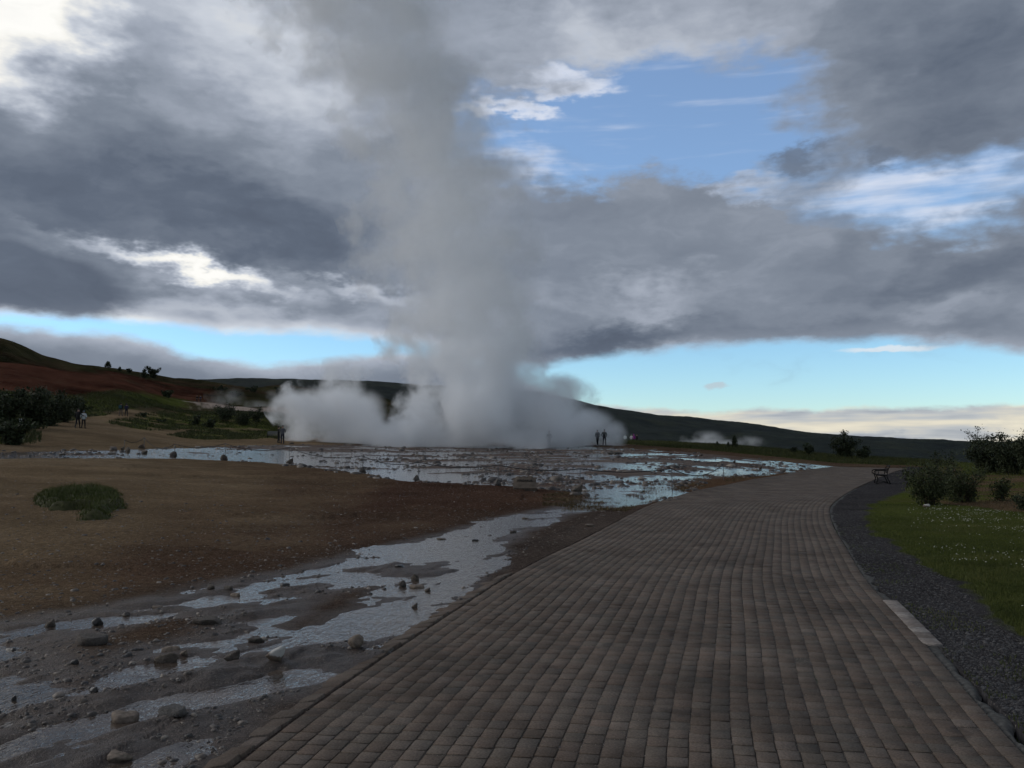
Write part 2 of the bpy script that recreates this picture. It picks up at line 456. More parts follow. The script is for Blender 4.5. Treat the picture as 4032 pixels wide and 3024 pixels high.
CREST = GP([(2300, 1742), (2390, 1745), (2661, 1763), (2905, 1785), (3176, 1812), (3393, 1828), (3560, 1832), (3720, 1838)])

def smooth_line(pts, n):
    p = np.array([G(a, b)[:2] for a, b in pts])
    s = np.concatenate([[0], np.cumsum(np.hypot(*np.diff(p, axis=0).T))])
    t = np.linspace(0, s[-1], n)
    q = np.stack([np.interp(t, s, p[:, 0]), np.interp(t, s, p[:, 1])])
    m = q.copy()
    sig = 1.8 / (t[1] - t[0])
    e0 = q[:, :1] + (q[:, :1] - q[:, 1:2]) * np.arange(300, 0, -1)
    e1 = q[:, -1:] + (q[:, -1:] - q[:, -2:-1]) * np.arange(1, 301)
    qq = np.concatenate([e0, q, e1], 1)
    qq = gsm(qq, min(sig, 90), 1)
    return qq[:, 300:-300].T, t
LE, LS = smooth_line(LEFT_PX, 1200)
RE, RS = smooth_line(RIGHT_PX, 1200)
# lead both edges on behind the camera
def lead(E, n, L):
    v = E[0] - E[40]; v = v / np.hypot(*v)
    return np.concatenate([[E[0] + v * L * (n - i) / n for i in range(n)], E])
LE = lead(LE, 120, 6.0); RE = lead(RE, 120, 6.0)
PATH_POLY = np.concatenate([LE[::45], LE[-1:], RE[-1:], RE[::-45]])

# matched stations along the path: left edge point -> right edge point square to it
def path_stations(step=0.05):
    s = np.concatenate([[0], np.cumsum(np.hypot(*np.diff(LE, axis=0).T))])
    t = np.arange(0, s[-1], step)
    L = np.stack([np.interp(t, s, LE[:, 0]), np.interp(t, s, LE[:, 1])], 1)
    tan = np.gradient(gsm(L.T, 70, 1).T, axis=0); tan /= np.hypot(*tan.T)[:, None]
    nor = np.stack([tan[:, 1], -tan[:, 0]], 1)
    W = []
    for p, n in zip(L, nor):
        r = RE - p
        along = r @ np.array([n[1], -n[0]])
        across = r @ n
        k = np.argmin(np.abs(along) + (across < 0) * 100)
        W.append(across[k])
    W = gsm(np.array(W)[None, :], 70, 1)[0]
    return t, L, tan, nor, W
PT, PL, PTAN, PNOR, PW = path_stations()

IDWC = {}
def idw(pts, x, y, power=3.0):
    if id(pts) not in IDWC:
        IDWC[id(pts)] = [tuple(G(a, b)[:2]) + (v,) for a, b, v in pts]
    u = np.arctan2(x, y) * 4.0; v = np.log(np.maximum(np.hypot(x, y), 1)) * 1.5
    num = np.zeros_like(x); den = np.zeros_like(x)
    for g0_, g1_, val in IDWC[id(pts)]:
        g = (g0_, g1_)
        a, b = math.atan2(g[0], g[1]) * 4.0, math.log(math.hypot(g[0], g[1])) * 1.5
        w = 1.0 / ((u - a) ** 2 + (v - b) ** 2 + 1e-4) ** (power / 2)
        num += w * val; den += w
    return num / den
RED_PT = [(1900, 2000, 1), (1500, 2100, .8), (1100, 2200, .7), (700, 2270, .55), (0, 2350, .4), (300, 2050, .1), (800, 1900, .15), (1300, 1900, .45), (1700, 1950, .85), (2250, 1950, 1), (300, 1850, .05), (0, 2150, .1), (900, 2050, .3), (2700, 1900, .5), (300, 1700, 0), (1000, 2120, .5)]

WATER = -0.020
def ground(x, y):
    """relief on top of H, base colour, wetness"""
    d = np.hypot(x, y)
    ps = sdf(PATH_POLY, x, y)
    dz = fbm(x, y, 1.7, 4, 11) * 0.07 + fbm(x, y, 0.28, 3, 21) * 0.016
    far = sstep(100, 170, d)
    dz = dz + far * (fbm(x, y, 14, 4, 31) * 1.6)
    n1 = fbm(x, y, 2.2, 4, 41); n2 = fbm(x, y, 0.5, 4, 51); n3 = fbm(x, y, 9.0, 4, 61)
    tan_c = np.array([0.140, 0.100, 0.061]); red_c = np.array([0.058, 0.034, 0.024]); grav_c = np.array([0.042, 0.040, 0.041])
    gr_c = np.array([0.058, 0.069, 0.016]); wet_c = np.array([0.052, 0.039, 0.032]); ap_c = np.array([0.125, 0.100, 0.088])
    heath_c = np.array([0.040, 0.038, 0.018]); rh_c = np.array([0.072, 0.030, 0.019]); dry_c = np.array([0.100, 0.066, 0.040])
    col = np.ones(x.shape + (3,)) * tan_c
    def blend(mask, c_):
        col[:] = col * (1 - mask[..., None]) + c_ * mask[..., None]
    red = np.clip(idw(RED_PT, x, y, 4.0) * 1.45 - 0.12 + n1 * 0.5, 0, 1)
    blend(red, red_c)
    blend(sstep(0.05, 0.28, n3 + n2 * 0.4) * 0.5 * (1 - 0.8 * red) * (d < 140), np.array([0.170, 0.128, 0.085]))
    wob = n1 * 0.03 * d + n2 * 0.015 * d
    heath = sstep(118, 150, d + n3 * 50 + n1 * 20)
    blend(heath, heath_c)
    blend(heath * sstep(0.02, 0.16, fbm(x, y, 22, 4, 71)) * 0.6, np.array([0.075, 0.045, 0.028]))
    def reg(poly, k=0.02, ex=1.0):
        s = sdf(poly, x, y)
        return sstep(-k * d * 0.5, k * d * 0.5, s + wob * ex), s
    m, _ = reg(REDHILL, 0.03); blend(m * sstep(-0.32, -0.05, n3 + 0.1), rh_c)
    m, _ = reg(GREEN1, 0.02); g1 = m; blend(m * sstep(-0.3, -0.02, n1 + 0.12), gr_c)
    m, _ = reg(GREEN2, 0.02); g2 = m; blend(m * sstep(-0.2, 0.05, n1 + 0.12), gr_c)
    m, _ = reg(FARPATH, 0.015); blend(m, np.array([0.30, 0.24, 0.20]))
    cr = CREST
    # grass beyond the far edge of the apron
    g = sdf(np.concatenate([CREST, np.array([[160, 60], [220, 200], [20, 260]])]), x, y)
    crest = sstep(-1.0, 1.5, g + wob * 0.5); blend(crest, np.array([0.052, 0.055, 0.016]))
    m, _ = reg(DRY, 0.02); dry = m; blend(m, dry_c); blend(m * sstep(0.0, 0.15, n1), gr_c)
    lawn_s = sdf(LAWN, x, y); lawn = sstep(-0.10, 0.16, lawn_s + n2 * 0.5); 
    right = sstep(0.15, 0.3, np.arctan2(x, np.maximum(y, 0.1))) * (y > 0) * sstep(100, 80, d)
    beyond = right * sstep(-1, 1, -ps) * (np.maximum(lawn_s, 0) <= 0) * (x > 0.5 * y + 1)
    blend(beyond * (1 - dry) * sstep(28, 34, d), gr_c)
    blend(sstep(-0.75, -0.3, sdf(GRAVEL, x, y) + n2 * 0.2) * (x > 0.1 * y + 1.5), grav_c)
    blend(lawn, gr_c)
    blend(lawn * sstep(0.05, 0.25, n1) * 0.5, np.array([0.07, 0.066, 0.024]))
    # path-side gravel
    leftside = (x < np.interp(y, LE[:, 1], LE[:, 0]) + 0.5)
    pg = sstep(-2.4, -0.3, ps + n2 * 0.9) * leftside * sstep(40, 20, d)
    blend(pg * 0.85, np.array([0.068, 0.055, 0.047]))
    verge = sstep(-5, -1.0, ps + n1 * 2) * leftside * sstep(20, 28, d) * sstep(90, 70, d)
    blend(verge * 0.8, np.array([0.095, 0.055, 0.032]))
    dz = dz * (1 - sstep(-0.6, -0.1, ps))
    t_l = fbm(x * 0.55, y * 1.1, 2.6, 5, 241, 0.55)
    on_soil = (1 - sstep(30, 60, d)) * sstep(10, 13, d) * (x < 0.05 * y - 1) * sstep(0.6, 1.6, -sdf(STREAM, x, y))
    dz = dz + on_soil * 0.045 * (sstep(0.085, 0.098, t_l) - sstep(0.17, 0.3, t_l))
    farv = sstep(70, 130, d)
    mott = 1 + farv * (1.9 * fbm(x, y, 5.0, 4, 181, 0.65) + 1.0 * fbm(x, y, 26.0, 3, 191))
    col *= (np.clip(mott, 0.35, 1.9) * (1 - 0.28 * sstep(100, 170, d)))[..., None]
    soil = 1 + (1 - farv) * (0.55 * fbm(x, y, 0.9, 4, 221, 0.6) + 0.5 * fbm(x * .5, y * 1.3, 3.5, 3, 231))
    col *= soil[..., None]
    # streams
    ss = sdf(STREAM, x, y)
    for isl in ISLES:
        ss = np.minimum(ss, -sdf(isl, x, y) + 0.02)
    ss = ss + n2 * 0.34 + n1 * 0.22
    w1 = sstep(-0.45, 0.40, ss)
    ap = sdf(APRON, x, y)
    apm = sstep(-0.012 * d, 0.012 * d, ap + wob * 0.5)
    bias = idw(WETPT, x, y)
    # sinter: flat terraces with small steps
    t0 = fbm(x, y, 3.2, 4, 81) * 2.0 + fbm(x, y, 0.8, 3, 91) * 0.9
    ter = np.floor(t0 * 5) / 5 * 0.7 + t0 * 0.3
    dza = WATER + (ter - bias * 0.62) * 0.085
    blend(apm, ap_c); blend(apm * sstep(0.02, 0.2, n1), np.array([0.105, 0.070, 0.056])); blend(apm * sstep(0.05, 0.2, -n3) * .5, np.array([0.17, 0.145, 0.13]))
    dz = dz * (1 - apm) + dza * apm
    # mud bars drawn out along the flow
    fl_ = fbm(x * 0.80 - y * 0.60, (x * 0.60 + y * 0.80) * 0.45, 0.42, 4, 171, 0.6)
    dz = dz + w1 * (1 - apm) * (fl_ * 0.17 - 0.026 - 0.028 * sstep(11, 15, d))
    wet = np.clip(np.maximum(sstep(-1.3, 0.15, ss), apm * sstep(0.6, -0.2, ter - bias * 0.62)), 0, 1)
    blend(wet * 0.72 * (1 - 0.45 * apm), wet_c)
    # bank of the far stream
    # the path lies in its own bed
    dz = np.where(ps > -0.02, -0.075, dz)
    dz = np.where((ps <= -0.02) & (ps > -0.7), dz * 1.0 - 0.012, dz)
    return dz, col, wet, np.maximum(w1, apm), crest, lawn

def Z(x, y):
    a = np.array([float(x)]); b = np.array([float(y)])
    return float((H(a, b) + ground(a, b)[0])[0])
def GZ(px, py):
    p = G(px, py); p[2] = Z(p[0], p[1])
    return p

# ================================================================== mesh helpers
def new_mesh(name, verts, faces, smooth=False):
    me = bpy.data.meshes.new(name)
    verts = np.asarray(verts, dtype=np.float32).reshape(-1, 3)
    if isinstance(faces, np.ndarray):
        nf, k = faces.shape
        me.vertices.add(len(verts)); me.vertices.foreach_set('co', verts.ravel())
        me.loops.add(nf * k); me.loops.foreach_set('vertex_index', faces.astype(np.int32).ravel())
        me.polygons.add(nf)
        me.polygons.foreach_set('loop_start', np.arange(0, nf * k, k, dtype=np.int32))
        me.polygons.foreach_set('loop_total', np.full(nf, k, dtype=np.int32))
        me.update(calc_edges=True)
    else:
        me.from_pydata([tuple(map(float, v)) for v in verts], [], faces)
        me.update()
    if smooth:
        me.polygons.foreach_set('use_smooth', np.ones(len(me.polygons), dtype=bool))
    return me
def attr_f(me, name, vals):
    a = me.attributes.new(name, 'FLOAT', 'POINT')
    a.data.foreach_set('value', np.asarray(vals, dtype=np.float32))
def attr_c(me, name, cols):
    a = me.attributes.new(name, 'FLOAT_COLOR', 'POINT')
    c4 = np.ones((len(cols), 4), np.float32); c4[:, :3] = cols
    a.data.foreach_set('color', c4.ravel())
def link(name, data, mat=None, parent=None, label=None, cat=None, group=None, kind=None, loc=None, rotz=0.0):
    o = bpy.data.objects.new(name, data)
    COL.objects.link(o)
    if mat is not None and data is not None:
        if len(data.materials) == 0: data.materials.append(mat)
    if parent is not None: o.parent = parent
    if loc is not None: o.location = [float(v) for v in loc]
    if rotz: o.rotation_euler = (0, 0, rotz)
    if label: o['label'] = label
    if cat: o['category'] = cat
    if group: o['group'] = group
    if kind: o['kind'] = kind
    return o

# ================================================================== materials
def material(name):
    m = bpy.data.materials.new(name)
    m.use_nodes = True
    t = NT(m.node_tree)
    b = m.node_tree.nodes['Principled BSDF']
    return m, t, b
def simple(name, colr, rough=0.8, var=0.25, scale=6.0, metallic=0.0, bump=0.0, spec=0.3):
    m, t, b = material(name)
    tcn = t.node('ShaderNodeTexCoord')
    n = t.noise(tcn.outputs['Object'], scale, 4)
    k = t.maprange(n, 0.25, 0.75, 1 - var, 1 + var, smooth=False)
    t.put(b.inputs['Base Color'], t.vmath('SCALE', colr, scale=k))
    b.inputs['Roughness'].default_value = rough
    b.inputs['Metallic'].default_value = metallic
    b.inputs['Specular IOR Level'].default_value = spec
    if bump:
        bn = t.node('ShaderNodeBump'); bn.inputs['Strength'].default_value = bump
        t.put(bn.inputs['Height'], n); t.l.new(bn.outputs[0], b.inputs['Normal'])
    return m

# ground
mG, t, b = material('ground')
at = t.node('ShaderNodeAttribute', attribute_name='Col'); aw = t.node('ShaderNodeAttribute', attribute_name='wet')
geo = t.node('ShaderNodeNewGeometry')
pos = geo.outputs['Position']
cdn = t.node('ShaderNodeCameraData')
g1 = t.noise(pos, 45.0, 4, 0.65, dims='2D'); g2 = t.noise(pos, 9.0, 4, 0.6, dims='2D'); g3 = t.noise(pos, 150.0, 2, 0.6, dims='2D')
vor = t.node('ShaderNodeTexVoronoi', voronoi_dimensions='2D'); t.put(vor.inputs['Vector'], pos); vor.inputs['Scale'].default_value = 34.0
k = t.math('MULTIPLY', t.maprange(g1, 0.3, 0.72, 0.62, 1.42, False), t.maprange(g2, 0.3, 0.7, 0.78, 1.22, False))
k = t.math('MULTIPLY', k, t.maprange(vor.outputs['Color'], 0.1, 0.9, 0.8, 1.2, False))
base = t.vmath('SCALE', at.outputs['Color'], scale=k)
peb = t.math('GREATER_THAN', t.noise(pos, 60.0, 1, 0.5, dims='2D'), 0.735)
base = t.mix(t.math('MULTIPLY', peb, 0.55), base, (0.30, 0.26, 0.22, 1))
t.put(b.inputs['Base Color'], base)
t.put(b.inputs['Roughness'], t.maprange(aw.outputs['Fac'], 0.55, 1.0, 0.93, 0.50))
t.put(b.inputs['Specular IOR Level'], t.maprange(aw.outputs['Fac'], 0.6, 1.0, 0.0, 0.22))
bn = t.node('ShaderNodeBump'); bn.inputs['Strength'].default_value = 0.7; bn.inputs['Distance'].default_value = 0.02
hh = t.math('ADD', t.math('MULTIPLY', g1, 0.8), t.math('ADD', t.math('MULTIPLY', g2, 0.8), t.math('MULTIPLY', g3, 0.25)))
t.put(bn.inputs['Height'], hh); t.l.new(bn.outputs[0], b.inputs['Normal'])

# water
mW, t, b = material('stream water')
geo = t.node('ShaderNodeNewGeometry'); pos = geo.outputs['Position']
ps_ = t.node('ShaderNodeMapping'); t.put(ps_.inputs['Vector'], pos)
ps_.inputs['Rotation'].default_value = (0, 0, rad(35)); ps_.inputs['Scale'].default_value = (1.0, 0.42, 1.0)
w1 = t.noise(ps_.outputs[0], 16.0, 3, 0.6, dims='2D'); w2 = t.noise(pos, 3.0, 3, 0.55, dims='2D'); w3 = t.noise(ps_.outputs[0], 46.0, 2, 0.5, dims='2D')
t.put(b.inputs['Base Color'], t.ramp(w2, [(0.3, (0.040, 0.031, 0.025)), (0.7, (0.095, 0.072, 0.056))]))
b.inputs['Roughness'].default_value = 0.05
b.inputs['IOR'].default_value = 1.36
b.inputs['Specular IOR Level'].default_value = 0.5
bn = t.node('ShaderNodeBump'); bn.inputs['Strength'].default_value = 0.55; bn.inputs['Distance'].default_value = 0.02
t.put(bn.inputs['Height'], t.math('ADD', t.math('MULTIPLY', w1, 0.9), t.math('ADD', t.math('MULTIPLY', w2, 0.6), t.math('MULTIPLY', w3, 0.2))))
t.l.new(bn.outputs[0], b.inputs['Normal'])

# bricks
mB, t, b = material('path brick')
oi = t.node('ShaderNodeObjectInfo'); ta = t.node('ShaderNodeAttribute', attribute_name='tint')
geo = t.node('ShaderNodeNewGeometry'); pos = geo.outputs['Position']
r = t.math('FRACT', t.math('ADD', oi.outputs['Random'], ta.outputs['Fac']))
bc = t.ramp(r, [(0.0, (0.095, 0.074, 0.059)), (0.2, (0.112, 0.087, 0.070)), (0.45, (0.124, 0.100, 0.082)), (0.6, (0.107, 0.089, 0.073)), (0.8, (0.119, 0.090, 0.072)), (0.93, (0.090, 0.077, 0.065)), (1.0, (0.138, 0.111, 0.093))])
n1 = t.noise(pos, 70.0, 4, 0.65, dims='2D'); n2 = t.noise(pos, 1.1, 4, 0.6, dims='2D'); n3 = t.noise(pos, 7.0, 4, 0.6, dims='2D')
k = t.math('MULTIPLY', t.maprange(n1, 0.3, 0.7, 0.72, 1.28, False), t.math('MULTIPLY', t.maprange(n2, 0.3, 0.7, 0.76, 1.24, False), t.maprange(n3, 0.3, 0.7, 0.88, 1.12, False)))
bc = t.vmath('SCALE', bc, scale=k)
# dark damp stains scattered on the pavers
st = t.noise(pos, 2.3, 5, 0.62, dims='2D')
bc = t.mix(t.maprange(st, 0.66, 0.74, 0.0, 0.45), bc, (0.035, 0.031, 0.029, 1))
# reddish rows towards the kerbs
t.put(b.inputs['Base Color'], bc)
b.inputs['Roughness'].default_value = 0.82
b.inputs['Specular IOR Level'].default_value = 0.06
bn = t.node('ShaderNodeBump'); bn.inputs['Strength'].default_value = 0.5; bn.inputs['Distance'].default_value = 0.006
t.put(bn.inputs['Height'], n1); t.l.new(bn.outputs[0], b.inputs['Normal'])

mBed, t, b = material('joint sand')
geo = t.node('ShaderNodeNewGeometry'); pos = geo.outputs['Position']
n1 = t.noise(pos, 90.0, 3, 0.7, dims='2D'); n2 = t.noise(pos, 2.0, 4, 0.6, dims='2D')
c0 = t.ramp(n2, [(0.35, (0.044, 0.034, 0.027)), (0.6, (0.062, 0.048, 0.036)), (0.75, (0.042, 0.043, 0.020))])
c0 = t.mix(t.math('GREATER_THAN', t.noise(pos, 130.0, 1, 0.5, dims='2D'), 0.72), c0, (0.34, 0.30, 0.25, 1))
t.put(b.inputs['Base Color'], t.vmath('SCALE', c0, scale=t.maprange(n1, 0.3, 0.7, 0.6, 1.4, False)))
b.inputs['Roughness'].default_value = 0.95
bn = t.node('ShaderNodeBump'); bn.inputs['Strength'].default_value = 0.9; bn.inputs['Distance'].default_value = 0.008
t.put(bn.inputs['Height'], n1); t.l.new(bn.outputs[0], b.inputs['Normal'])

mConc = simple('rough concrete', (0.080, 0.078, 0.073), 0.95, 0.6, 22.0, bump=0.9, spec=0.05)
mPale, t, b = material('pale paver')
oi = t.node('ShaderNodeObjectInfo'); geo = t.node('ShaderNodeNewGeometry')
n1 = t.noise(geo.outputs['Position'], 40.0, 4, 0.65); n2 = t.noise(geo.outputs['Position'], 6.0, 3, 0.6)
pc = t.ramp(oi.outputs['Random'], [(0.0, (0.150, 0.128, 0.113)), (0.5, (0.215, 0.186, 0.166)), (1.0, (0.245, 0.220, 0.200))])
t.put(b.inputs['Base Color'], t.vmath('SCALE', pc, scale=t.math('MULTIPLY', t.maprange(n1, 0.3, 0.7, 0.7, 1.3, False), t.maprange(n2, 0.3, 0.7, 0.75, 1.2, False))))
b.inputs['Roughness'].default_value = 0.9; b.inputs['Specular IOR Level'].default_value = 0.05

# ================================================================== ground sheet and water
def ring_list():
    r = [0.0001, 0.8, 1.6, 2.4, 3.0]
    v = 3.4
    while v < 12: r.append(v); v *= 1.0058
    while v < 120: r.append(v); v *= 1.0066
    while v < 520: r.append(v); v *= 1.018
    while v < 9000: r.append(v); v *= 1.16
    return np.array(r)
RR = ring_list()
AA = np.radians(np.concatenate([np.arange(-180, -50, 5.0), np.arange(-50, -34, 0.5), np.arange(-34, 34, 0.075), np.arange(34, 50, 0.5), np.arange(50, 180.1, 5.0)]))
gx = RR[:, None] * np.sin(AA)[None, :]; gy = RR[:, None] * np.cos(AA)[None, :]
X, Y = gx.ravel(), gy.ravel()
HB = H(X, Y)
DZ, COLR, WET, WM, CRM, LWM = ground(X, Y)
nr, na = len(RR), len(AA)
idx = np.arange(nr * na).reshape(nr, na)
quads = np.stack([idx[:-1, :-1].ravel(), idx[1:, :-1].ravel(), idx[1:, 1:].ravel(), idx[:-1, 1:].ravel()], 1)[:, ::-1]
me = new_mesh('ground', np.stack([X, Y, HB + DZ], 1), quads, smooth=True)
attr_c(me, 'Col', COLR); attr_f(me, 'wet', WET)
ground_o = link('ground', me, mG, kind='structure')
# water sheet where the bed lies below it
low = (WM > 0.02) & (DZ < WATER + 0.012) & (np.hypot(X, Y) < 130)
keep = low[quads].any(1)
wq = quads[keep]
used, inv = np.unique(wq, return_inverse=True)
me = new_mesh('stream', np.stack([X[used], Y[used], HB[used] + WATER], 1), inv.reshape(-1, 4), smooth=True)
link('stream', me, mW, kind='structure')
del gx, gy

# ================================================================== far hills
mH, t, b = material('far hillside')
geo = t.node('ShaderNodeNewGeometry'); pos = geo.outputs['Position']
n1 = t.noise(pos, 0.02, 6, 0.65); n2 = t.noise(pos, 0.11, 4, 0.7)
hc = t.ramp(n1, [(0.33, (0.009, 0.014, 0.014)), (0.5, (0.014, 0.020, 0.016)), (0.62, (0.022, 0.028, 0.018)), (0.75, (0.026, 0.027, 0.020))])
t.put(b.inputs['Base Color'], t.vmath('SCALE', hc, scale=t.maprange(n2, 0.3, 0.7, 0.55, 1.35, False)))
b.inputs['Roughness'].default_value = 0.95; b.inputs['Specular IOR Level'].default_value = 0.1
bn = t.node('ShaderNodeBump'); bn.inputs['Strength'].default_value = 0.8; bn.inputs['Distance'].default_value = 3.0
t.put(bn.inputs['Height'], n2); t.l.new(bn.outputs[0], b.inputs['Normal'])
def hill(name, sky_pts, dr, d0, d1, rough):
    a0, a1 = px_az(sky_pts[0][0]), px_az(sky_pts[-1][0])
    na_, nd_ = 700, 70
    az_ = np.linspace(a0, a1, na_)
    pyv = np.interp(az_, [px_az(p[0]) for p in sky_pts], [p[1] for p in sky_pts])
    pyv = gsm(pyv[None, :], 6, 1)[0]
    zr = EYE + (HY - pyv) / F * dr
    ds = np.linspace(d0, d1, nd_)
    pr = np.where(ds < dr, 1 - ((dr - ds) / (dr - d0)) ** 1.5, 1 - ((ds - dr) / (d1 - dr)) ** 2)
    endf = np.minimum(1, np.minimum(np.arange(na_), np.arange(na_)[::-1]) / 25.0)
    xx = ds[:, None] * np.sin(az_)[None, :]; yy = ds[:, None] * np.cos(az_)[None, :]
    zz = -16 + (zr[None, :] + 16) * pr[:, None] * endf[None, :]
    nz = fbm(xx.ravel(), yy.ravel(), 180, 5, 131).reshape(xx.shape) * 26 * rough * np.sin(np.pi * np.clip(pr, 0, 1))[:, :] ** 1 if False else fbm(xx.ravel(), yy.ravel(), 180, 5, 131).reshape(xx.shape) * 26 * rough * (4 * pr * (1 - pr))[:, None]
    nz2 = fbm(xx.ravel(), yy.ravel(), 22, 3, 151).reshape(xx.shape) * 3.0 * rough
    zz = zz + nz + nz2
    i_ = np.arange(nd_ * na_).reshape(nd_, na_)
    q = np.stack([i_[:-1, :-1].ravel(), i_[:-1, 1:].ravel(), i_[1:, 1:].ravel(), i_[1:, :-1].ravel()], 1)
    m_ = new_mesh(name, np.stack([xx.ravel(), yy.ravel(), zz.ravel()], 1), q, smooth=True)
    return link(name, m_, mH, kind='structure')
hill('hill', [(500, 1530), (900, 1512), (1150, 1508), (1480, 1509), (1560, 1519), (1800, 1530), (2093, 1546), (2200, 1564), (2281, 1583), (2403, 1609), (2500, 1622), (2618, 1642), (2700, 1643), (2791, 1654), (3014, 1678), (3120, 1698), (3231, 1711), (3400, 1724), (3513, 1728), (3803, 1740), (4032, 1748), (4600, 1752), (5600, 1755)], 1500, 620, 2100, 1.0)

# ================================================================== paved path
NROW = 35
def frame_at(tt, u):
    x = np.interp(tt, PT, PL[:, 0]) + np.interp(tt, PT, PNOR[:, 0]) * np.interp(tt, PT, PW) * u
    y = np.interp(tt, PT, PL[:, 1]) + np.interp(tt, PT, PNOR[:, 1]) * np.interp(tt, PT, PW) * u
    return x, y
# bed
st_t = np.concatenate([np.arange(0, 30, 0.15), np.arange(30, PT[-1], 0.5)])
us = np.linspace(0, 1, 8)
bx, by = [], []
for u in us:
    x, y = frame_at(st_t, np.full_like(st_t, u)); bx.append(x); by.append(y)
bx = np.array(bx); by = np.array(by)
i_ = np.arange(bx.size).reshape(bx.shape)
q = np.stack([i_[:-1, :-1].ravel(), i_[1:, :-1].ravel(), i_[1:, 1:].ravel(), i_[:-1, 1:].ravel()], 1)
me = new_mesh('path', np.stack([bx.ravel(), by.ravel(), H(bx.ravel(), by.ravel()) - 0.0048], 1), q)
path_o = link('path', me, mBed, kind='structure')

BV = np.array([[sx * (1 - c_), sy * (1 - c2), 1.0] for c_, c2 in ((0.05, 0.05),) for sx, sy in ((-1, -1), (1, -1), (1, 1), (-1, 1))] +
              [[sx, sy, 0.945] for sx, sy in ((-1, -1), (1, -1), (1, 1), (-1, 1))] + [[sx, sy, 0.0] for sx, sy in ((-1, -1), (1, -1), (1, 1), (-1, 1))])
BF = np.array([[0, 1, 2, 3], [4, 5, 1, 0], [5, 6, 2, 1], [6, 7, 3, 2], [7, 4, 0, 3], [8, 9, 5, 4], [9, 10, 6, 5], [10, 11, 7, 6], [11, 8, 4, 7]])
BH = 0.05
cx_, cy_, ca_, hw_, hl_, ct_ = [], [], [], [], [], []
for r_ in range(NROW):
    u = (r_ + 0.5) / NROW
    tt = 1.5 + random.random() * 0.2
    while tt < PT[-1] - 0.5:
        x, y = frame_at(tt, u); x2, y2 = frame_at(tt + 0.1, u); x1, y1 = frame_at(tt - 0.1, u)
        sp = math.hypot(x2 - x1, y2 - y1) / 0.2
        Lb = 0.152 * (0.93 + 0.14 * random.random())
        w = float(np.interp(tt, PT, PW)) / NROW
        cx_.append(x); cy_.append(y); ca_.append(math.atan2(y2 - y1, x2 - x1)); hw_.append(w / 2 - 0.0027); hl_.append(Lb / 2 - 0.0060); ct_.append(r_)
        tt += Lb / max(sp, 0.2)
cx_, cy_, ca_, hw_, hl_, ct_ = map(np.array, (cx_, cy_, ca_, hw_, hl_, ct_))
nb = len(cx_)
cx_ = cx_ + rng.normal(0, 0.0018, nb); cy_ = cy_ + rng.normal(0, 0.0018, nb)
ca_ = ca_ + rng.normal(0, 0.008, nb)
cz_ = H(cx_, cy_) - BH + rng.normal(0, 0.0011, nb) + fbm(cx_, cy_, 0.9, 3, 201) * 0.006
tilt = rng.normal(0, 0.007, (nb, 2))
dcam = np.hypot(cx_, cy_)
# the 300 largest in view are objects of their own
vis = (np.abs(np.arctan2(cx_, cy_)) < rad(30.2)) & (dcam > 3.95)
order = np.argsort(np.where(vis, dcam, 1e9))
near = np.zeros(nb, bool); near[order[:300]] = True
protos = []
for k_ in range(3):
    me = new_mesh('brick', BV * np.array([1, 1, BH]), BF)
    protos.append(me); me.materials.append(mB)
for i in np.where(near)[0]:
    o = link('brick', protos[i % 3], parent=path_o, loc=(cx_[i], cy_[i], cz_[i]))
    o.rotation_euler = (tilt[i, 0], tilt[i, 1], ca_[i] - math.pi / 2)
    o.scale = (hw_[i], hl_[i], 1.0)
fi = np.where(~near)[0]
ang = ca_[fi] - math.pi / 2
lv = BV[None, :, :] * np.stack([hw_[fi], hl_[fi], np.full(len(fi), BH)], 1)[:, None, :]
lz = lv[..., 2] + lv[..., 0] * tilt[fi, 1][:, None] * -1 + lv[..., 1] * tilt[fi, 0][:, None]
vx = lv[..., 0] * np.cos(ang)[:, None] - lv[..., 1] * np.sin(ang)[:, None] + cx_[fi][:, None]
vy = lv[..., 0] * np.sin(ang)[:, None] + lv[..., 1] * np.cos(ang)[:, None] + cy_[fi][:, None]
V = np.stack([vx, vy, lz + cz_[fi][:, None]], -1).reshape(-1, 3)
Fq = (BF[None, :, :] + (np.arange(len(fi)) * 12)[:, None, None]).reshape(-1, 4)
me = new_mesh('brick_paving', V, Fq)
attr_f(me, 'tint', np.repeat(rng.random(len(fi)), 12))
link('brick_paving', me, mB, parent=path_o, kind='stuff')

# header course along the left edge
def at_path(tt, off):
    x = np.interp(tt, PT, PL[:, 0]) + np.interp(tt, PT, PNOR[:, 0]) * off
    y = np.interp(tt, PT, PL[:, 1]) + np.interp(tt, PT, PNOR[:, 1]) * off
    a = math.atan2(np.interp(tt, PT, PTAN[:, 1]), np.interp(tt, PT, PTAN[:, 0]))
    return float(x), float(y), a
tt = 4.0
tl = PT[np.argmin(np.hypot(PL[:, 0] - G(1996, 2259)[0], PL[:, 1] - G(1996, 2259)[1]))]
me_h = new_mesh('edging_brick', BV * np.array([0.105, 0.078, 0.06]), BF); me_h.materials.append(mB)
while tt < tl:
    x, y, a = at_path(tt, -0.125)
    if math.hypot(x, y) > 3.6:
        o = link('edging_brick', me_h, parent=path_o, loc=(x, y, float(H(x, y)) - 0.068 + random.uniform(-.006, .003)))
        o.rotation_euler = Euler((0, rad(-9 + random.uniform(-4, 3)), 0)).to_matrix().to_4x4().to_euler()
        o.rotation_euler = (Matrix.Rotation(a - math.pi / 2 + random.uniform(-.05, .05), 3, 'Z') @ Matrix.Rotation(rad(-10 + random.uniform(-4, 4)), 3, 'Y')).to_euler()
    tt += 0.166
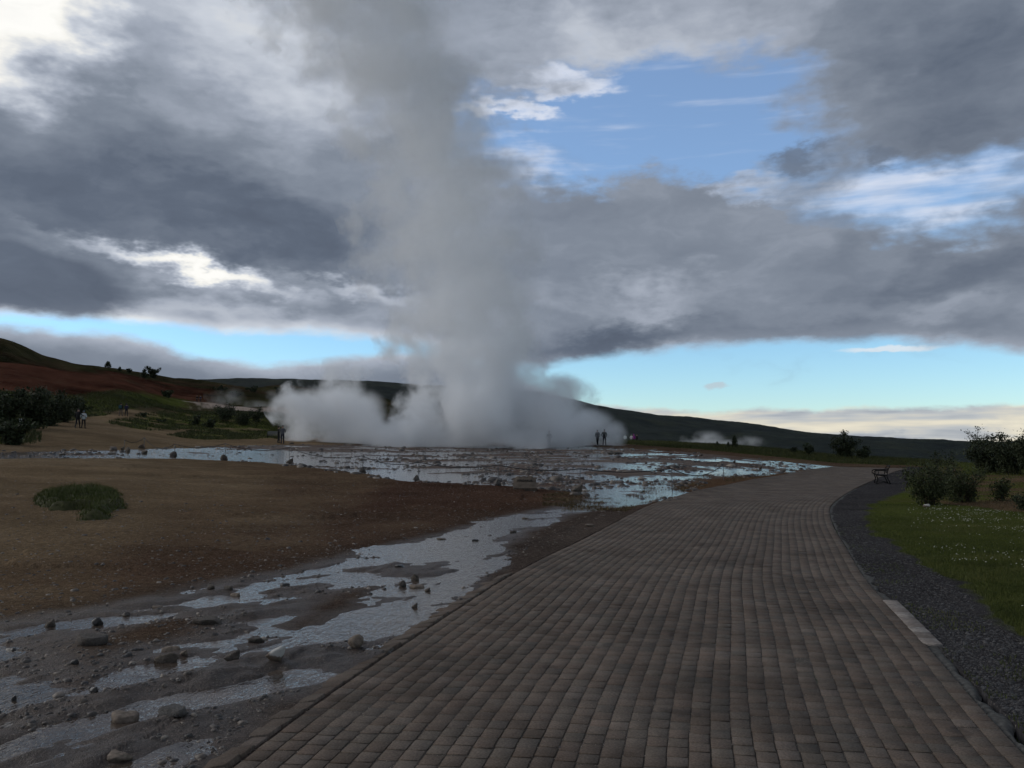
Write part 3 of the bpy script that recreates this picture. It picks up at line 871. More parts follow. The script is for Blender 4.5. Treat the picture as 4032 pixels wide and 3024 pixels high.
# pale pavers let into the right kerb
sR = PT; W_ = PW
def right_pt(tt, off):
    x = np.interp(tt, PT, PL[:, 0]) + np.interp(tt, PT, PNOR[:, 0]) * (np.interp(tt, PT, PW) + off)
    y = np.interp(tt, PT, PL[:, 1]) + np.interp(tt, PT, PNOR[:, 1]) * (np.interp(tt, PT, PW) + off)
    a = math.atan2(np.interp(tt, PT, PTAN[:, 1]), np.interp(tt, PT, PTAN[:, 0]))
    return float(x), float(y), a
Rx = np.array([right_pt(tt_, 0)[:2] for tt_ in PT[::4]])
g0, g1_ = G(3640, 2530), G(3490, 2370)
tA = PT[::4][np.argmin(np.hypot(Rx[:, 0] - g0[0], Rx[:, 1] - g0[1]))]
tB = PT[::4][np.argmin(np.hypot(Rx[:, 0] - g1_[0], Rx[:, 1] - g1_[1]))]
me_p = new_mesh('pale_paver', BV * np.array([0.070, 0.108, 0.055]), BF); me_p.materials.append(mPale)
npv = 9
for k_ in range(npv):
    tt = tA + (tB - tA) * (k_ + 0.5) / npv
    x, y, a = right_pt(tt, 0.055)
    o = link('pale_paver', me_p, parent=path_o, loc=(x, y, float(H(x, y)) - 0.047 + random.uniform(-.002, .002)))
    o.rotation_euler = (0, 0, a - math.pi / 2 + random.uniform(-.01, .01))
    o.scale = (1, abs(tB - tA) / npv / 0.236, 1)
# ragged concrete haunch beyond the right kerb
ts = np.arange(1.0, PT[-1], 0.04)
ts = ts[ts < 40]
rows = []
nz = fbm(ts, ts * 0, 0.5, 4, 301); nz2 = fbm(ts, ts * 0 + 9, 0.14, 3, 311)
for k_, (f_, dz_) in enumerate(((-0.02, -0.02), (0.25, -0.006), (0.6, -0.012), (1.0, -0.045))):
    wid = np.clip(0.10 + nz * 0.22 + nz2 * 0.12, 0.015, 0.3)
    p = np.array([right_pt(tt_, 0.01 + w_ * f_)[:2] for tt_, w_ in zip(ts, wid)])
    zz = H(p[:, 0], p[:, 1]) + dz_ + nz2 * 0.012
    rows.append(np.column_stack([p, zz]))
rows = np.array(rows)
i_ = np.arange(4 * len(ts)).reshape(4, len(ts))
q = np.stack([i_[:-1, :-1].ravel(), i_[1:, :-1].ravel(), i_[1:, 1:].ravel(), i_[:-1, 1:].ravel()], 1)
link('concrete_haunch', new_mesh('concrete_haunch', rows.reshape(-1, 3), q), mConc, parent=path_o)

# ================================================================== stones
mRock, t, b = material('weathered stone')
oi = t.node('ShaderNodeObjectInfo'); tcn = t.node('ShaderNodeTexCoord')
n1 = t.noise(tcn.outputs['Object'], 2.2, 5, 0.65); n2 = t.noise(tcn.outputs['Object'], 9.0, 4, 0.6)
rc = t.ramp(oi.outputs['Random'], [(0.0, (0.060, 0.050, 0.043)), (0.35, (0.085, 0.068, 0.054)), (0.7, (0.125, 0.098, 0.074)), (1.0, (0.075, 0.070, 0.066))])
t.put(b.inputs['Base Color'], t.vmath('SCALE', rc, scale=t.math('MULTIPLY', t.maprange(n1, 0.3, 0.7, 0.55, 1.45, False), t.maprange(n2, 0.3, 0.7, 0.75, 1.25, False))))
b.inputs['Roughness'].default_value = 0.8
bn = t.node('ShaderNodeBump'); bn.inputs['Strength'].default_value = 0.7; bn.inputs['Distance'].default_value = 0.06
t.put(bn.inputs['Height'], t.math('ADD', n1, n2)); t.l.new(bn.outputs[0], b.inputs['Normal'])
mRockPale = simple('pale sinter stone', (0.145, 0.115, 0.090), 0.85, 0.6, 3.0, bump=0.7)
mRockDark = simple('dark wet stone', (0.032, 0.030, 0.029), 0.35, 0.4, 3.0, bump=0.5)
mRockWhite, t, b = material('white-topped stone')
tcn = t.node('ShaderNodeTexCoord'); ox, oy, oz = t.sep(tcn.outputs['Object'])[:3]
n1 = t.noise(tcn.outputs['Object'], 2.5, 5, 0.65)
mk = t.maprange(t.math('ADD', t.math('ADD', oz, t.math('MULTIPLY', ox, 0.35)), t.math('MULTIPLY', n1, 1.0)), 0.55, 0.85, 0.0, 1.0)  # colour turns white towards the top and right, broken by noise
t.put(b.inputs['Base Color'], t.mix(mk, (0.10, 0.075, 0.055, 1), (0.40, 0.385, 0.36, 1)))
b.inputs['Roughness'].default_value = 0.8

def rock_mesh(seed, cuts=13, flat=False):
    r = random.Random(seed)
    bm = bmesh.new()
    bmesh.ops.create_icosphere(bm, subdivisions=3, radius=1.0)
    planes = []
    for _ in range(cuts):
        v = Vector((r.gauss(0, 1), r.gauss(0, 1), r.gauss(0, 0.8))).normalized()
        planes.append((v, r.uniform(0.42, 0.85)))
    if flat:
        planes.append((Vector((r.uniform(-.15, .15), r.uniform(-.15, .15), 1)).normalized(), 0.45))
    s1, s2 = r.random() * 50, r.random() * 50
    for v in bm.verts:
        p = v.co
        for n_, d_ in planes:
            k_ = p.dot(n_) - d_
            if k_ > 0: p -= n_ * k_ * 0.93
        m_ = 1 + 0.12 * math.sin(p.x * 4.1 + s1) * math.sin(p.y * 3.7 + s2) + 0.05 * math.sin(p.z * 9 + s1) * math.sin(p.x * 8 + s2)
        v.co = p * m_
    me = bpy.data.meshes.new('rock'); bm.to_mesh(me); bm.free()
    me.polygons.foreach_set('use_smooth', np.ones(len(me.polygons), bool))
    return me
RM = [rock_mesh(s) for s in range(7)]
RF = [rock_mesh(50 + s, 5, True) for s in range(4)]
def rock(px, py, w, h, label, mat=None, flat=False, name='rock', group=None, cat='rock', depth=0.8, sink=0.28, rot=None):
    """py is the foot of the stone in the photograph, w and h its size there"""
    p = G(px, py); d = math.hypot(p[0], p[1])
    src = random.choice(RF if flat else RM)
    me = src.copy()
    me.materials.clear(); me.materials.append(mat or mRock)
    sx = w * d / F / 2 / 1.02; sz = max(h * d / F / (2 - sink * 2) / 0.95, 0.01)
    o = link(name, me, label=label, cat=cat, group=group)
    y = p[1] + sx * depth * 0.7
    x = p[0] * y / max(p[1], .1)
    z = Z(x, y)
    if WATER_Z(x, y) > z: z = WATER_Z(x, y) - 0.01
    o.location = (x, y, z + sz * (0.72 - sink * 1.2))
    o.scale = (sx, sx * depth, sz)
    o.rotation_euler = (0, 0, rot if rot is not None else random.uniform(-0.6, 0.6))
    return o
def WATER_Z(x, y):
    a = np.array([x]); b_ = np.array([y])
    w_ = ground(a, b_)[3][0]
    return float(H(x, y)) + WATER if w_ > 0.05 else -1e9

# near stream stones, each one told apart in the photograph
NEAR = [
 (1082, 2615, 98, 58, 'pale stone with a white top standing in the near stream', mRockWhite, False),
 (911, 2608, 82, 46, 'brown block of stone in the stream left of the white-topped stone', mRock, False),
 (1404, 2551, 82, 46, 'brown oval stone in the stream closest to the brick path', mRockPale, False),
 (677, 2562, 76, 30, 'flat tan stone lying on top of the dark one in the near stream', mRockPale, True),
 (661, 2602, 90, 40, 'dark rounded stone in front of the flat tan stone in the stream', mRock, False),
 (724, 2578, 46, 20, 'small tan stone right of the flat tan stone in the stream', mRockPale, False),
 (383, 2456, 52, 30, 'black wet stone at the upper bank of the near stream', mRockDark, False),
 (199, 2460, 56, 34, 'dark brown stone left of the black wet stone on the upper bank', mRock, False),
 (823, 2462, 116, 34, 'long low brown slab on the mud island in the near stream', mRock, True),
 (361, 2545, 120, 46, 'low brown hump of stone on the left mud bank of the stream', mRock, True),
 (620, 2390, 42, 20, 'tan stone alone at the upper stream bank above the mud island', mRockPale, True),
 (832, 2322, 40, 22, 'left stone of three at the bright upper stream bend', mRock, False),
 (902, 2322, 46, 22, 'middle stone of three at the bright upper stream bend', mRock, True),
 (930, 2340, 48, 20, 'lowest stone of three at the bright upper stream bend', mRockPale, True),
 (1127, 2300, 44, 18, 'dark flat stone in the bright channel above the second mud island', mRockDark, True),
 (373, 2737, 42, 24, 'dark stone in the shallow water at the lower left', mRockDark, False),
 (490, 2830, 110, 46, 'rusty brown slab just breaking the water at the lower left', mRockPale, True),
 (690, 2838, 140, 36, 'long brown ridge of stone breaking the water near the path edge', mRock, True),
 (468, 2992, 104, 36, 'pale flat slab at the very bottom of the stream', mRockPale, True),
 (1013, 2522, 66, 24, 'dark brown stone behind the white-topped stone', mRock, True),
 (47, 2552, 46, 18, 'small dark stone at the left picture edge in the stream', mRockDark, True),
 (57, 2748, 20, 24, 'small upright dark stone far left in the shallow water', mRockDark, False),
 (297, 2622, 32, 18, 'small dark stone at the tip of the left mud bank', mRockDark, False),
 (1635, 2280, 40, 28, 'upright brown stone topping the stone cluster in the stream fork', mRock, False),
 (1585, 2303, 40, 24, 'leftmost stone of the cluster in the stream fork', mRock, False),
 (1641, 2308, 66, 18, 'pale flat stone in the middle of the cluster in the stream fork', mRockPale, True),
 (1684, 2322, 40, 20, 'rightmost brown stone of the cluster in the stream fork', mRock, False),
 (1632, 2386, 34, 24, 'reddish stone in the channel below the stone cluster', mRock, False),
 (1575, 2238, 40, 14, 'flat dark stone in the channel above the stone cluster', mRockDark, True),
 (1873, 2125, 34, 12, 'flat dark stone in the narrow middle of the stream', mRockDark, True),
 (2069, 2040, 34, 10, 'flat brown stone where the stream leaves the wet apron', mRock, True),
 (2022, 2098, 30, 12, 'brown stone on the right bank of the narrow stream', mRock, False),
 (1737, 2120, 44, 10, 'flat dark stone on the left bank of the narrow stream', mRock, True),
 (2319, 2070, 46, 13, 'pale reddish flat stone on the gravel beside the brick path', mRockPale, True),
]
for px, py, w, h, lab, m_, fl in NEAR:
    rock(px, py, w, h, lab, m_, fl, 'stone' if w < 60 else 'rock')
FENCE_ROCK = [
 (1139, 1829, 38, 30, 'round brown boulder under the rope post below the standing couple'),
 (1428, 1860, 33, 26, 'grey boulder under the rope post in front of the left half of the steam'),
 (1640, 1892, 35, 26, 'grey boulder under the rope post left of the dark fence boulder'),
 (1961, 1918, 37, 27, 'dark boulder just left of the carved name stone'),
 (2269, 1946, 72, 46, 'largest boulder by the rope fence, right of the carved name stone'),
 (882, 1812, 30, 25, 'square dark boulder on the pale stream bank, second left of the standing couple'),
 (685, 1797, 32, 22, 'brown boulder half in the far stream below the grassy mound'),
 (570, 1786, 32, 20, 'brown boulder in the middle of the far stream'),
 (559, 1766, 34, 20, 'boulder behind the far stream under a thin rope post'),
 (504, 1778, 26, 20, 'boulder at the left of the far stream cluster'),
 (481, 1772, 20, 14, 'small boulder at the far left end of the rope fence'),
 (244, 1790, 26, 10, 'small squared stone in the far stream at the left'),
 (442, 1787, 34, 9, 'flat dark stone lying in the far stream'),
 (1150, 1748, 20, 10, 'low black rock right of the standing couple'),
 (2761, 1796, 18, 14, 'round rock on the bare ground, left one of three beyond the apron'),
 (2891, 1824, 17, 14, 'round rock on the bare ground, middle one of three beyond the apron'),
 (2995, 1844, 22, 15, 'dark rock on the bare ground, right one of three beyond the apron'),
 (3084, 1856, 38, 16, 'wide dark rock beside the water thread along the path'),
 (2488, 1775, 14, 8, 'small dark rock right of the misty people'),
 (2641, 1786, 16, 8, 'small low rock at the top of the wet apron'),
]
for px, py, w, h, lab in FENCE_ROCK:
    rock(px, py, w, h, lab, mRock, h < 11, 'boulder' if w > 24 else 'rock', sink=0.15)
rock(2417, 1786, 72, 12, 'long dark sinter ledge at the right foot of the steam', mRock, True, 'sinter_ledge', cat='rock')
rock(3650, 1997, 26, 13, 'pale stone in the grass at the foot of the big bush', mRockWhite, False, 'stone')

# pebbles strewn in the wet ground
_a5 = np.arange(5) * 2 * math.pi / 5
PEB = np.concatenate([np.stack([np.cos(_a5), np.sin(_a5), np.full(5, -.35)], 1), np.stack([.86 * np.cos(_a5 + .25), .86 * np.sin(_a5 + .25), np.full(5, .28)], 1), np.stack([.46 * np.cos(_a5 + .1), .46 * np.sin(_a5 + .1), np.full(5, .72)], 1)])
PEBF = np.array([[k_, (k_ + 1) % 5, 5 + (k_ + 1) % 5] for k_ in range(5)] + [[k_, 5 + (k_ + 1) % 5, 5 + k_] for k_ in range(5)] +
                [[5 + k_, 5 + (k_ + 1) % 5, 10 + (k_ + 1) % 5] for k_ in range(5)] + [[5 + k_, 10 + (k_ + 1) % 5, 10 + k_] for k_ in range(5)] + [[10, 11, 12], [10, 12, 13], [10, 13, 14]])
NPV = len(PEB)
def strew(name, pts, size, mat, parent=None, kind='stuff', label=None, cat=None, flat=(0.35, 0.7)):
    n = len(pts)
    a = rng.random(n) * 6.28
    sc = size[:, None] * np.stack([np.ones(n), rng.uniform(0.5, 1, n), rng.uniform(flat[0], flat[1], n)], 1)
    v = PEB[None] * (1 + rng.normal(0, 0.14, (n, NPV, 1))) * sc[:, None, :]
    x = v[..., 0] * np.cos(a)[:, None] - v[..., 1] * np.sin(a)[:, None] + pts[:, 0][:, None]
    y = v[..., 0] * np.sin(a)[:, None] + v[..., 1] * np.cos(a)[:, None] + pts[:, 1][:, None]
    z = v[..., 2] + pts[:, 2][:, None]
    f = (PEBF[None] + (np.arange(n) * NPV)[:, None, None]).reshape(-1, 3)
    me = new_mesh(name, np.stack([x, y, z], -1).reshape(-1, 3), f)
    attr_f(me, 'tint', np.repeat(rng.random(n), NPV))
    return link(name, me, mat, parent, label, cat, kind=kind)
mPeb, t, b = material('pebbles')
ta = t.node('ShaderNodeAttribute', attribute_name='tint')
t.put(b.inputs['Base Color'], t.ramp(ta.outputs['Fac'], [(0.0, (0.030, 0.027, 0.025)), (0.5, (0.065, 0.052, 0.044)), (0.85, (0.11, 0.088, 0.070)), (1.0, (0.26, 0.22, 0.18))]))
b.inputs['Roughness'].default_value = 0.6
def scatter(poly_test, n, dmin, dmax, amax=33, amin=-33, power=1.0):
    """random ground points, denser near the viewer"""
    out = []; got = 0; tries = 0
    while got < n and tries < 60:
        tries += 1
        m_ = 40000
        d = np.exp(rng.uniform(math.log(dmin), math.log(dmax), m_)) if power else np.sqrt(rng.uniform(dmin ** 2, dmax ** 2, m_))
        a = np.radians(rng.uniform(amin, amax, m_))
        x, y = d * np.sin(a), d * np.cos(a)
        k_ = poly_test(x, y)
        out.append(np.stack([x[k_], y[k_]], 1)); got += k_.sum()
    o = np.concatenate(out)[:n]
    return o
def with_z(p, off=0.0):
    z = H(p[:, 0], p[:, 1]) + ground(p[:, 0], p[:, 1])[0]
    return np.column_stack([p, z + off])
clus = lambda x, y, sc=0.9: fbm(x, y, sc, 3, 401)
p = scatter(lambda x, y: (sdf(STREAM, x, y) > -0.25) & (clus(x, y) > 0.04), 2400, 3.8, 34)
p = with_z(p)
sz = rng.gamma(1.6, 0.006, len(p)) + 0.006
strew('pebbles', p, sz, mPeb, label='dark pebbles strewn along the near stream bed', cat='pebbles')
p = scatter(lambda x, y: (sdf(APRON, x, y) > -0.8) & (clus(x, y, 3.0) > -0.05), 4200, 26, 92)
p = with_z(p)
sz = rng.gamma(2.0, 0.034, len(p)) + 0.03
strew('loose_stones', p, sz, mPeb, label='small dark stones scattered over the wet sinter apron', cat='stones')
# path-side and soil grit
p = scatter(lambda x, y: (sdf(PATH_POLY, x, y) < -0.28) & (sdf(STREAM, x, y) < -0.1) & (x < 0.3 * y), 6000, 4, 32)
p = with_z(p)
strew('soil_grit', p, rng.gamma(2.0, 0.005, len(p)) + 0.004, mPeb, label='small grit and chips lying on the bare soil', cat='grit')
p = scatter(lambda x, y: (sdf(GRAVEL, x, y) > 0.05), 9000, 4.5, 24)
p = with_z(p)
mGrav, t, b = material('grey gravel')
ta = t.node('ShaderNodeAttribute', attribute_name='tint')
t.put(b.inputs['Base Color'], t.ramp(ta.outputs['Fac'], [(0.0, (0.024, 0.023, 0.024)), (0.6, (0.048, 0.046, 0.047)), (1.0, (0.078, 0.075, 0.073))]))
b.inputs['Roughness'].default_value = 0.85
strew('gravel', p, rng.gamma(2.0, 0.0032, len(p)) + 0.0035, mGrav, label='dark grey gravel strip between brick path and lawn', cat='gravel')
# grit and moss fragments caught in the brick joints
jt = rng.choice(np.where((dcam < 16) & (dcam > 3.6) & (np.abs(np.arctan2(cx_, cy_)) < rad(32)))[0], 5000)
sx_ = hw_[jt] + 0.005; al = rng.uniform(-1, 1, len(jt)) * hl_[jt]
an = ca_[jt] - math.pi / 2
jp = np.stack([cx_[jt] + sx_ * np.cos(an) - al * np.sin(an), cy_[jt] + sx_ * np.sin(an) + al * np.cos(an)], 1)
jp = np.column_stack([jp, H(jp[:, 0], jp[:, 1]) - 0.004])
o = strew('joint_grit', jp, rng.gamma(2.0, 0.0016, len(jp)) + 0.0018, mPeb, parent=path_o)

# ================================================================== rope fence
mPost = simple('galvanised rod', (0.14, 0.14, 0.145), 0.5, 0.2, 8.0, metallic=0.6)
mRope = simple('dark rope', (0.030, 0.030, 0.033), 0.9, 0.2, 20.0)
def tube(pts, rads, n=6):
    pts = [Vector(p_) for p_ in pts]
    V, Fc = [], []
    for i, p_ in enumerate(pts):
        a = pts[max(0, i - 1)]; c_ = pts[min(len(pts) - 1, i + 1)]
        tg = (c_ - a).normalized()
        up = Vector((0, 0, 1)) if abs(tg.z) < 0.9 else Vector((1, 0, 0))
        s_ = tg.cross(up).normalized(); u_ = s_.cross(tg)
        r_ = rads[i] if hasattr(rads, '__len__') else rads
        for k_ in range(n):
            th = 2 * math.pi * k_ / n
            V.append(p_ + s_ * math.cos(th) * r_ + u_ * math.sin(th) * r_)
    for i in range(len(pts) - 1):
        for k_ in range(n):
            a = i * n + k_; b_ = i * n + (k_ + 1) % n
            Fc.append((a, b_, b_ + n, a + n))
    Fc.append(tuple(range(n))[::-1]); Fc.append(tuple((len(pts) - 1) * n + k_ for k_ in range(n)))
    return V, Fc
def merge(parts):
    V, Fc = [], []
    for v, f in parts:
        o_ = len(V); V += [tuple(q_) for q_ in v]; Fc += [tuple(i + o_ for i in ff) for ff in f]
    return V, Fc
def box(c_, s_, rot=None):
    v = [Vector((sx * s_[0] / 2, sy * s_[1] / 2, sz_ * s_[2] / 2)) for sz_ in (-1, 1) for sx, sy in ((-1, -1), (1, -1), (1, 1), (-1, 1))]
    if rot is not None: v = [rot @ q_ for q_ in v]
    v = [q_ + Vector(c_) for q_ in v]
    f = [(3, 2, 1, 0), (4, 5, 6, 7), (0, 1, 5, 4), (1, 2, 6, 5), (2, 3, 7, 6), (3, 0, 4, 7)]
    return v, f
POSTS = [  # photo column, ground row (foot of its stone), top row, label
 (489, 1772, 1734, 'leftmost thin rope post behind the far stream'),
 (568, 1764, 1724, 'thin rope post on the boulder behind the far stream'),
 (687, 1795, 1750, 'thin rope post above the brown boulder in the far stream'),
 (887, 1809, 1748, 'thin rope post with pale tip on the square dark boulder'),
 (1140, 1826, 1764, 'thin rope post on the round brown boulder below the standing couple'),
 (1428, 1857, 1796, 'thin rope post in front of the left half of the steam'),
 (1648, 1889, 1821, 'thin rope post third to the left of the largest boulder'),
 (1963, 1914, 1832, 'thin rope post on the dark boulder by the name stone'),
 (2283, 1940, 1847, 'thin rope post with pale tip on the largest boulder'),
 (2647, 1940, 1846, 'thin rope post standing in the bright shallow water by the path'),
 (2850, 1893, 1828, 'last rope post at the right end of the fence'),
]
tops = []
for px, py, ty, lab in POSTS:
    g = G(px, py - 3); d = math.hypot(g[0], g[1])
    top = EYE + (HY - ty) / F * g[1] * 1.0
    z0 = Z(g[0], g[1]) - 0.05
    r0 = link('rope_post', None, label=lab, cat='post', group='posts of the rope fence', loc=(g[0], g[1], z0))
    hgt = max(0.35, top - z0)
    lean = random.uniform(-.02, .02)
    v, f = tube([(0, 0, 0), (lean * .5, 0, hgt * .5), (lean, 0, hgt)], 0.014, 6)
    rod = link('rod', new_mesh('rod', v, f), mPost, r0)
    ring = [(lean + 0.018 * math.cos(a), 0, hgt + 0.018 + 0.018 * math.sin(a)) for a in np.linspace(0, 2 * math.pi, 9)]
    v, f = tube(ring, 0.005, 5)
    link('eye', new_mesh('eye', v, f), mPost, rod)
    tops.append(Vector((g[0] + lean, g[1], z0 + hgt + 0.015)))
for i in range(len(tops) - 1):
    a, b_ = tops[i], tops[i + 1]
    L_ = (b_ - a).length
    sag = 0.035 * L_ if i > 3 else 0.05 * L_
    sag = min(sag, 0.45)
    pts = [a.lerp(b_, k_ / 14) - Vector((0, 0, sag * 4 * (k_ / 14) * (1 - k_ / 14))) for k_ in range(15)]
    base = pts[0].copy()
    v, f = tube([q_ - base for q_ in pts], 0.017, 5)
    names_ = ['behind the far stream at the left', 'over the boulders of the far stream', 'from the brown boulder to the square boulder', 'over the pale stream bank', 'below the standing couple',
              'in front of the left half of the steam', 'in front of the middle of the steam', 'above the carved name stone', 'over the bright water right of the largest boulder', 'along the path at the right end of the fence']
    link('rope', new_mesh('rope', v, f, True), mRope, label='dark sagging fence rope ' + names_[i], cat='rope', group='spans of the rope fence', loc=base)

# ================================================================== carved name stone
mSign = simple('carved stone', (0.085, 0.066, 0.050), 0.85, 0.3, 5.0, bump=0.5)
mCut = simple('carved letter', (0.012, 0.011, 0.010), 0.9, 0.1)
g = G(2068, 1933)
d = math.hypot(g[0], g[1]); mpp = d / F
root = link('name_stone', None, label='slanting stone carved with dark capital letters on the red soil', cat='sign stone', loc=(g[0], g[1], Z(g[0], g[1]) - 0.03))
W_s = 96 * mpp
fh, tz = 14 * mpp, 58 * mpp     # height of the front lip, height of the crest
dep = 0.62
prof_b = [(-.49, -.0), (.5, .02), (.44, dep), (-.40, dep + .02)]
bm = bmesh.new()
nx, ny = 14, 9
grid = {}
def top_z(u, v):
    k_ = fh + (tz - fh) * v
    k_ -= 0.10 * tz * max(0, abs(u) - .30) / .2 * v
    return k_ + 0.010 * math.sin(u * 23 + v * 9) * (0.3 + v) * (1 if abs(v - .58) > .3 else .15)
V, Fc = [], []
for j in range(ny + 1):
    for i in range(nx + 1):
        u = -.5 + i / nx; v_ = j / ny
        wob_ = 0.02 * math.sin(v_ * 11 + (1 if u < 0 else 3)) * (abs(u) > .45)
        V.append((u * W_s * (1 - .10 * v_) + wob_, -0.02 + v_ * dep + 0.018 * math.sin(u * 14) * (v_ < .05), top_z(u, v_)))
nT = len(V)
for q_ in V[:nT]:
    pass
for j in range(ny + 1):
    for i in range(nx + 1):
        x_, y_, z_ = V[j * (nx + 1) + i]
        V.append((x_ * .94, y_ * .96 + 0.02, 0.0))
idn = lambda i, j, o_=0: o_ + j * (nx + 1) + i
for j in range(ny):
    for i in range(nx):
        Fc.append((idn(i, j), idn(i + 1, j), idn(i + 1, j + 1), idn(i, j + 1)))
for i in range(nx):
    Fc.append((idn(i, 0, nT), idn(i + 1, 0, nT), idn(i + 1, 0), idn(i, 0)))
    Fc.append((idn(i + 1, ny, nT), idn(i, ny, nT), idn(i, ny), idn(i + 1, ny)))
for j in range(ny):
    Fc.append((idn(0, j + 1, nT), idn(0, j, nT), idn(0, j), idn(0, j + 1)))
    Fc.append((idn(nx, j, nT), idn(nx, j + 1, nT), idn(nx, j + 1), idn(nx, j)))
bm.free()
link('slab', new_mesh('slab', V, Fc), mSign, root)
fc = bpy.data.curves.new('lettering', 'FONT')
fc.body = 'STROKKUR'; fc.align_x = 'CENTER'; fc.align_y = 'CENTER'; fc.size = 0.125; fc.extrude = 0.004; fc.space_character = 1.12; fc.offset = 0.002
to = bpy.data.objects.new('lettering', fc); COL.objects.link(to)
bpy.context.view_layer.update()
tm = bpy.data.meshes.new_from_object(to.evaluated_get(bpy.context.evaluated_depsgraph_get()))
bpy.data.objects.remove(to)
xs = [v.co.x for v in tm.vertices]; tw = max(xs) - min(xs)
sl = math.atan2(tz - fh, dep)
lo = link('lettering', tm, mCut, root)
lo.scale = (60 * mpp / tw, 60 * mpp / tw * 1.9, 1)
lo.rotation_euler = (sl, 0, 0)
lo.location = (-0.01, dep * .56, top_z(0, .58) + 0.018)

# ================================================================== benches
mIron = simple('black painted iron', (0.008, 0.008, 0.008), 0.6, 0.2, 10.0, spec=0.1)
mSlat = simple('dark stained slat', (0.016, 0.013, 0.011), 0.8, 0.3, 12.0, spec=0.1)
mGreySlat = simple('grey weathered slat', (0.16, 0.16, 0.165), 0.8, 0.3, 12.0)
def bench(px, py, rotz, label, length=1.5, slat=None, scale=1.0):
    g = GZ(px, py)
    root = link('park_bench', None, label=label, cat='bench', group='park benches', loc=g, rotz=rotz)
    root.scale = (scale,) * 3
    # local: y = along the bench, x = forward (seat front at +x)
    for s in (-1, 1):
        y = s * length / 2
        fr = link('end_frame', None, parent=root)
        parts = [tube([(0.26, y, 0.0), (0.24, y, 0.10), (0.20, y, 0.22), (0.24, y, 0.34), (0.27, y, 0.42)], 0.0247),
                 tube([(-0.30, y, 0.0), (-0.25, y, 0.14), (-0.18, y, 0.28), (-0.17, y, 0.40)], 0.0261),
                 tube([(0.24, y, 0.02), (0.10, y, 0.08), (-0.05, y, 0.09), (-0.26, y, 0.03)], 0.0159),
                 tube([(-0.17, y, 0.38), (0.0, y, 0.375), (0.15, y, 0.385), (0.28, y, 0.41)], 0.0261)]
        v, f = merge(parts); link('leg', new_mesh('leg', v, f, True), mIron, root)
        v, f = tube([(0.28, y, 0.41), (0.34, y, 0.46), (0.345, y, 0.53), (0.30, y, 0.585), (0.20, y, 0.60), (0.05, y, 0.595), (-0.10, y, 0.60), (-0.215, y, 0.62)], 0.0247)
        v2, f2 = tube([(0.20, y, 0.60), (0.17, y, 0.52), (0.20, y, 0.42)], 0.0174)
        v, f = merge([(v, f), (v2, f2)])
        link('armrest', new_mesh('armrest', v, f, True), mIron, root)
        v, f = tube([(-0.17, y, 0.40), (-0.19, y, 0.52), (-0.24, y, 0.68), (-0.31, y, 0.85)], [0.018, 0.018, 0.017, 0.015])
        link('back_upright', new_mesh('back_upright', v, f, True), mIron, root)
        bpy.data.objects.remove(fr)
    for k_ in range(5):
        v, f = box((0.245 - 0.093 * k_, 0, 0.405 - 0.004 * k_), (0.07, length + .06, 0.026))
        link('seat_slat', new_mesh('seat_slat', v, f), slat or mSlat, root)
    for k_ in range(3):
        zb = 0.53 + 0.125 * k_
        rot = Matrix.Rotation(rad(-17), 3, 'Y')
        v, f = box((-0.165 - 0.045 * k_ - 0.03 * (k_ == 2), 0, zb), (0.024, length + .06, 0.088), rot)
        link('back_slat', new_mesh('back_slat', v, f), slat or mSlat, root)
    return root
bench(3472, 1902, rad(180 - 19), 'black iron and slat park bench on the gravel beside the brick path')
bench(100, 1693, rad(24), 'dark park bench at the edge of the dark thicket on the left')
bench(1085, 1728, rad(-78), 'grey weathered bench behind the standing couple', 1.7, mGreySlat)
g = G(100, 1693)
v, f = box((0, 0, 0), (0.05, 0.35, 0.30))
v = [Vector((q_.x + (0.03 if q_.z > 0 and q_.y > 0 else 0), q_.y * (1.15 if q_.z > 0 else .8), q_.z)) for q_ in v]
link('white_bag', new_mesh('white_bag', v, f), simple('white cloth', (0.5, 0.52, 0.5), 0.8), label='white bag on the backrest of the left bench', cat='bag',
     loc=(g[0] - 0.20, g[1] - 0.45, Z(g[0], g[1]) + 0.70))

# ================================================================== plants
def leaf_mat(name, stops, rough=0.7):
    m, t, b = material(name)
    ta = t.node('ShaderNodeAttribute', attribute_name='tint')
    t.put(b.inputs['Base Color'], t.ramp(ta.outputs['Fac'], stops))
    b.inputs['Roughness'].default_value = rough
    b.inputs['Specular IOR Level'].default_value = 0.2
    return m
mLeaf = leaf_mat('shrub leaves', [(0.0, (0.022, 0.030, 0.013)), (0.5, (0.036, 0.046, 0.018)), (0.9, (0.055, 0.066, 0.026)), (1.0, (0.095, 0.10, 0.055))])
mLeafDark = leaf_mat('dark birch leaves', [(0.0, (0.019, 0.026, 0.014)), (0.6, (0.034, 0.044, 0.021)), (1.0, (0.062, 0.070, 0.032))])
mBlade = leaf_mat('grass blades', [(0.0, (0.036, 0.046, 0.010)), (0.5, (0.060, 0.074, 0.016)), (0.85, (0.088, 0.094, 0.026)), (1.0, (0.16, 0.145, 0.055))])
mBladeFar = leaf_mat('rough meadow grass', [(0.0, (0.024, 0.029, 0.009)), (0.5, (0.040, 0.047, 0.013)), (0.85, (0.060, 0.062, 0.020)), (1.0, (0.11, 0.095, 0.042))])
mBladeDry = leaf_mat('dry grass', [(0.0, (0.06, 0.045, 0.02)), (0.6, (0.10, 0.072, 0.036)), (1.0, (0.17, 0.125, 0.07))])
mFlower = simple('white flower heads', (0.55, 0.55, 0.46), 0.8, 0.2)
mBark = simple('dark bark', (0.035, 0.028, 0.023), 0.9, 0.4, 14.0, bump=0.4)

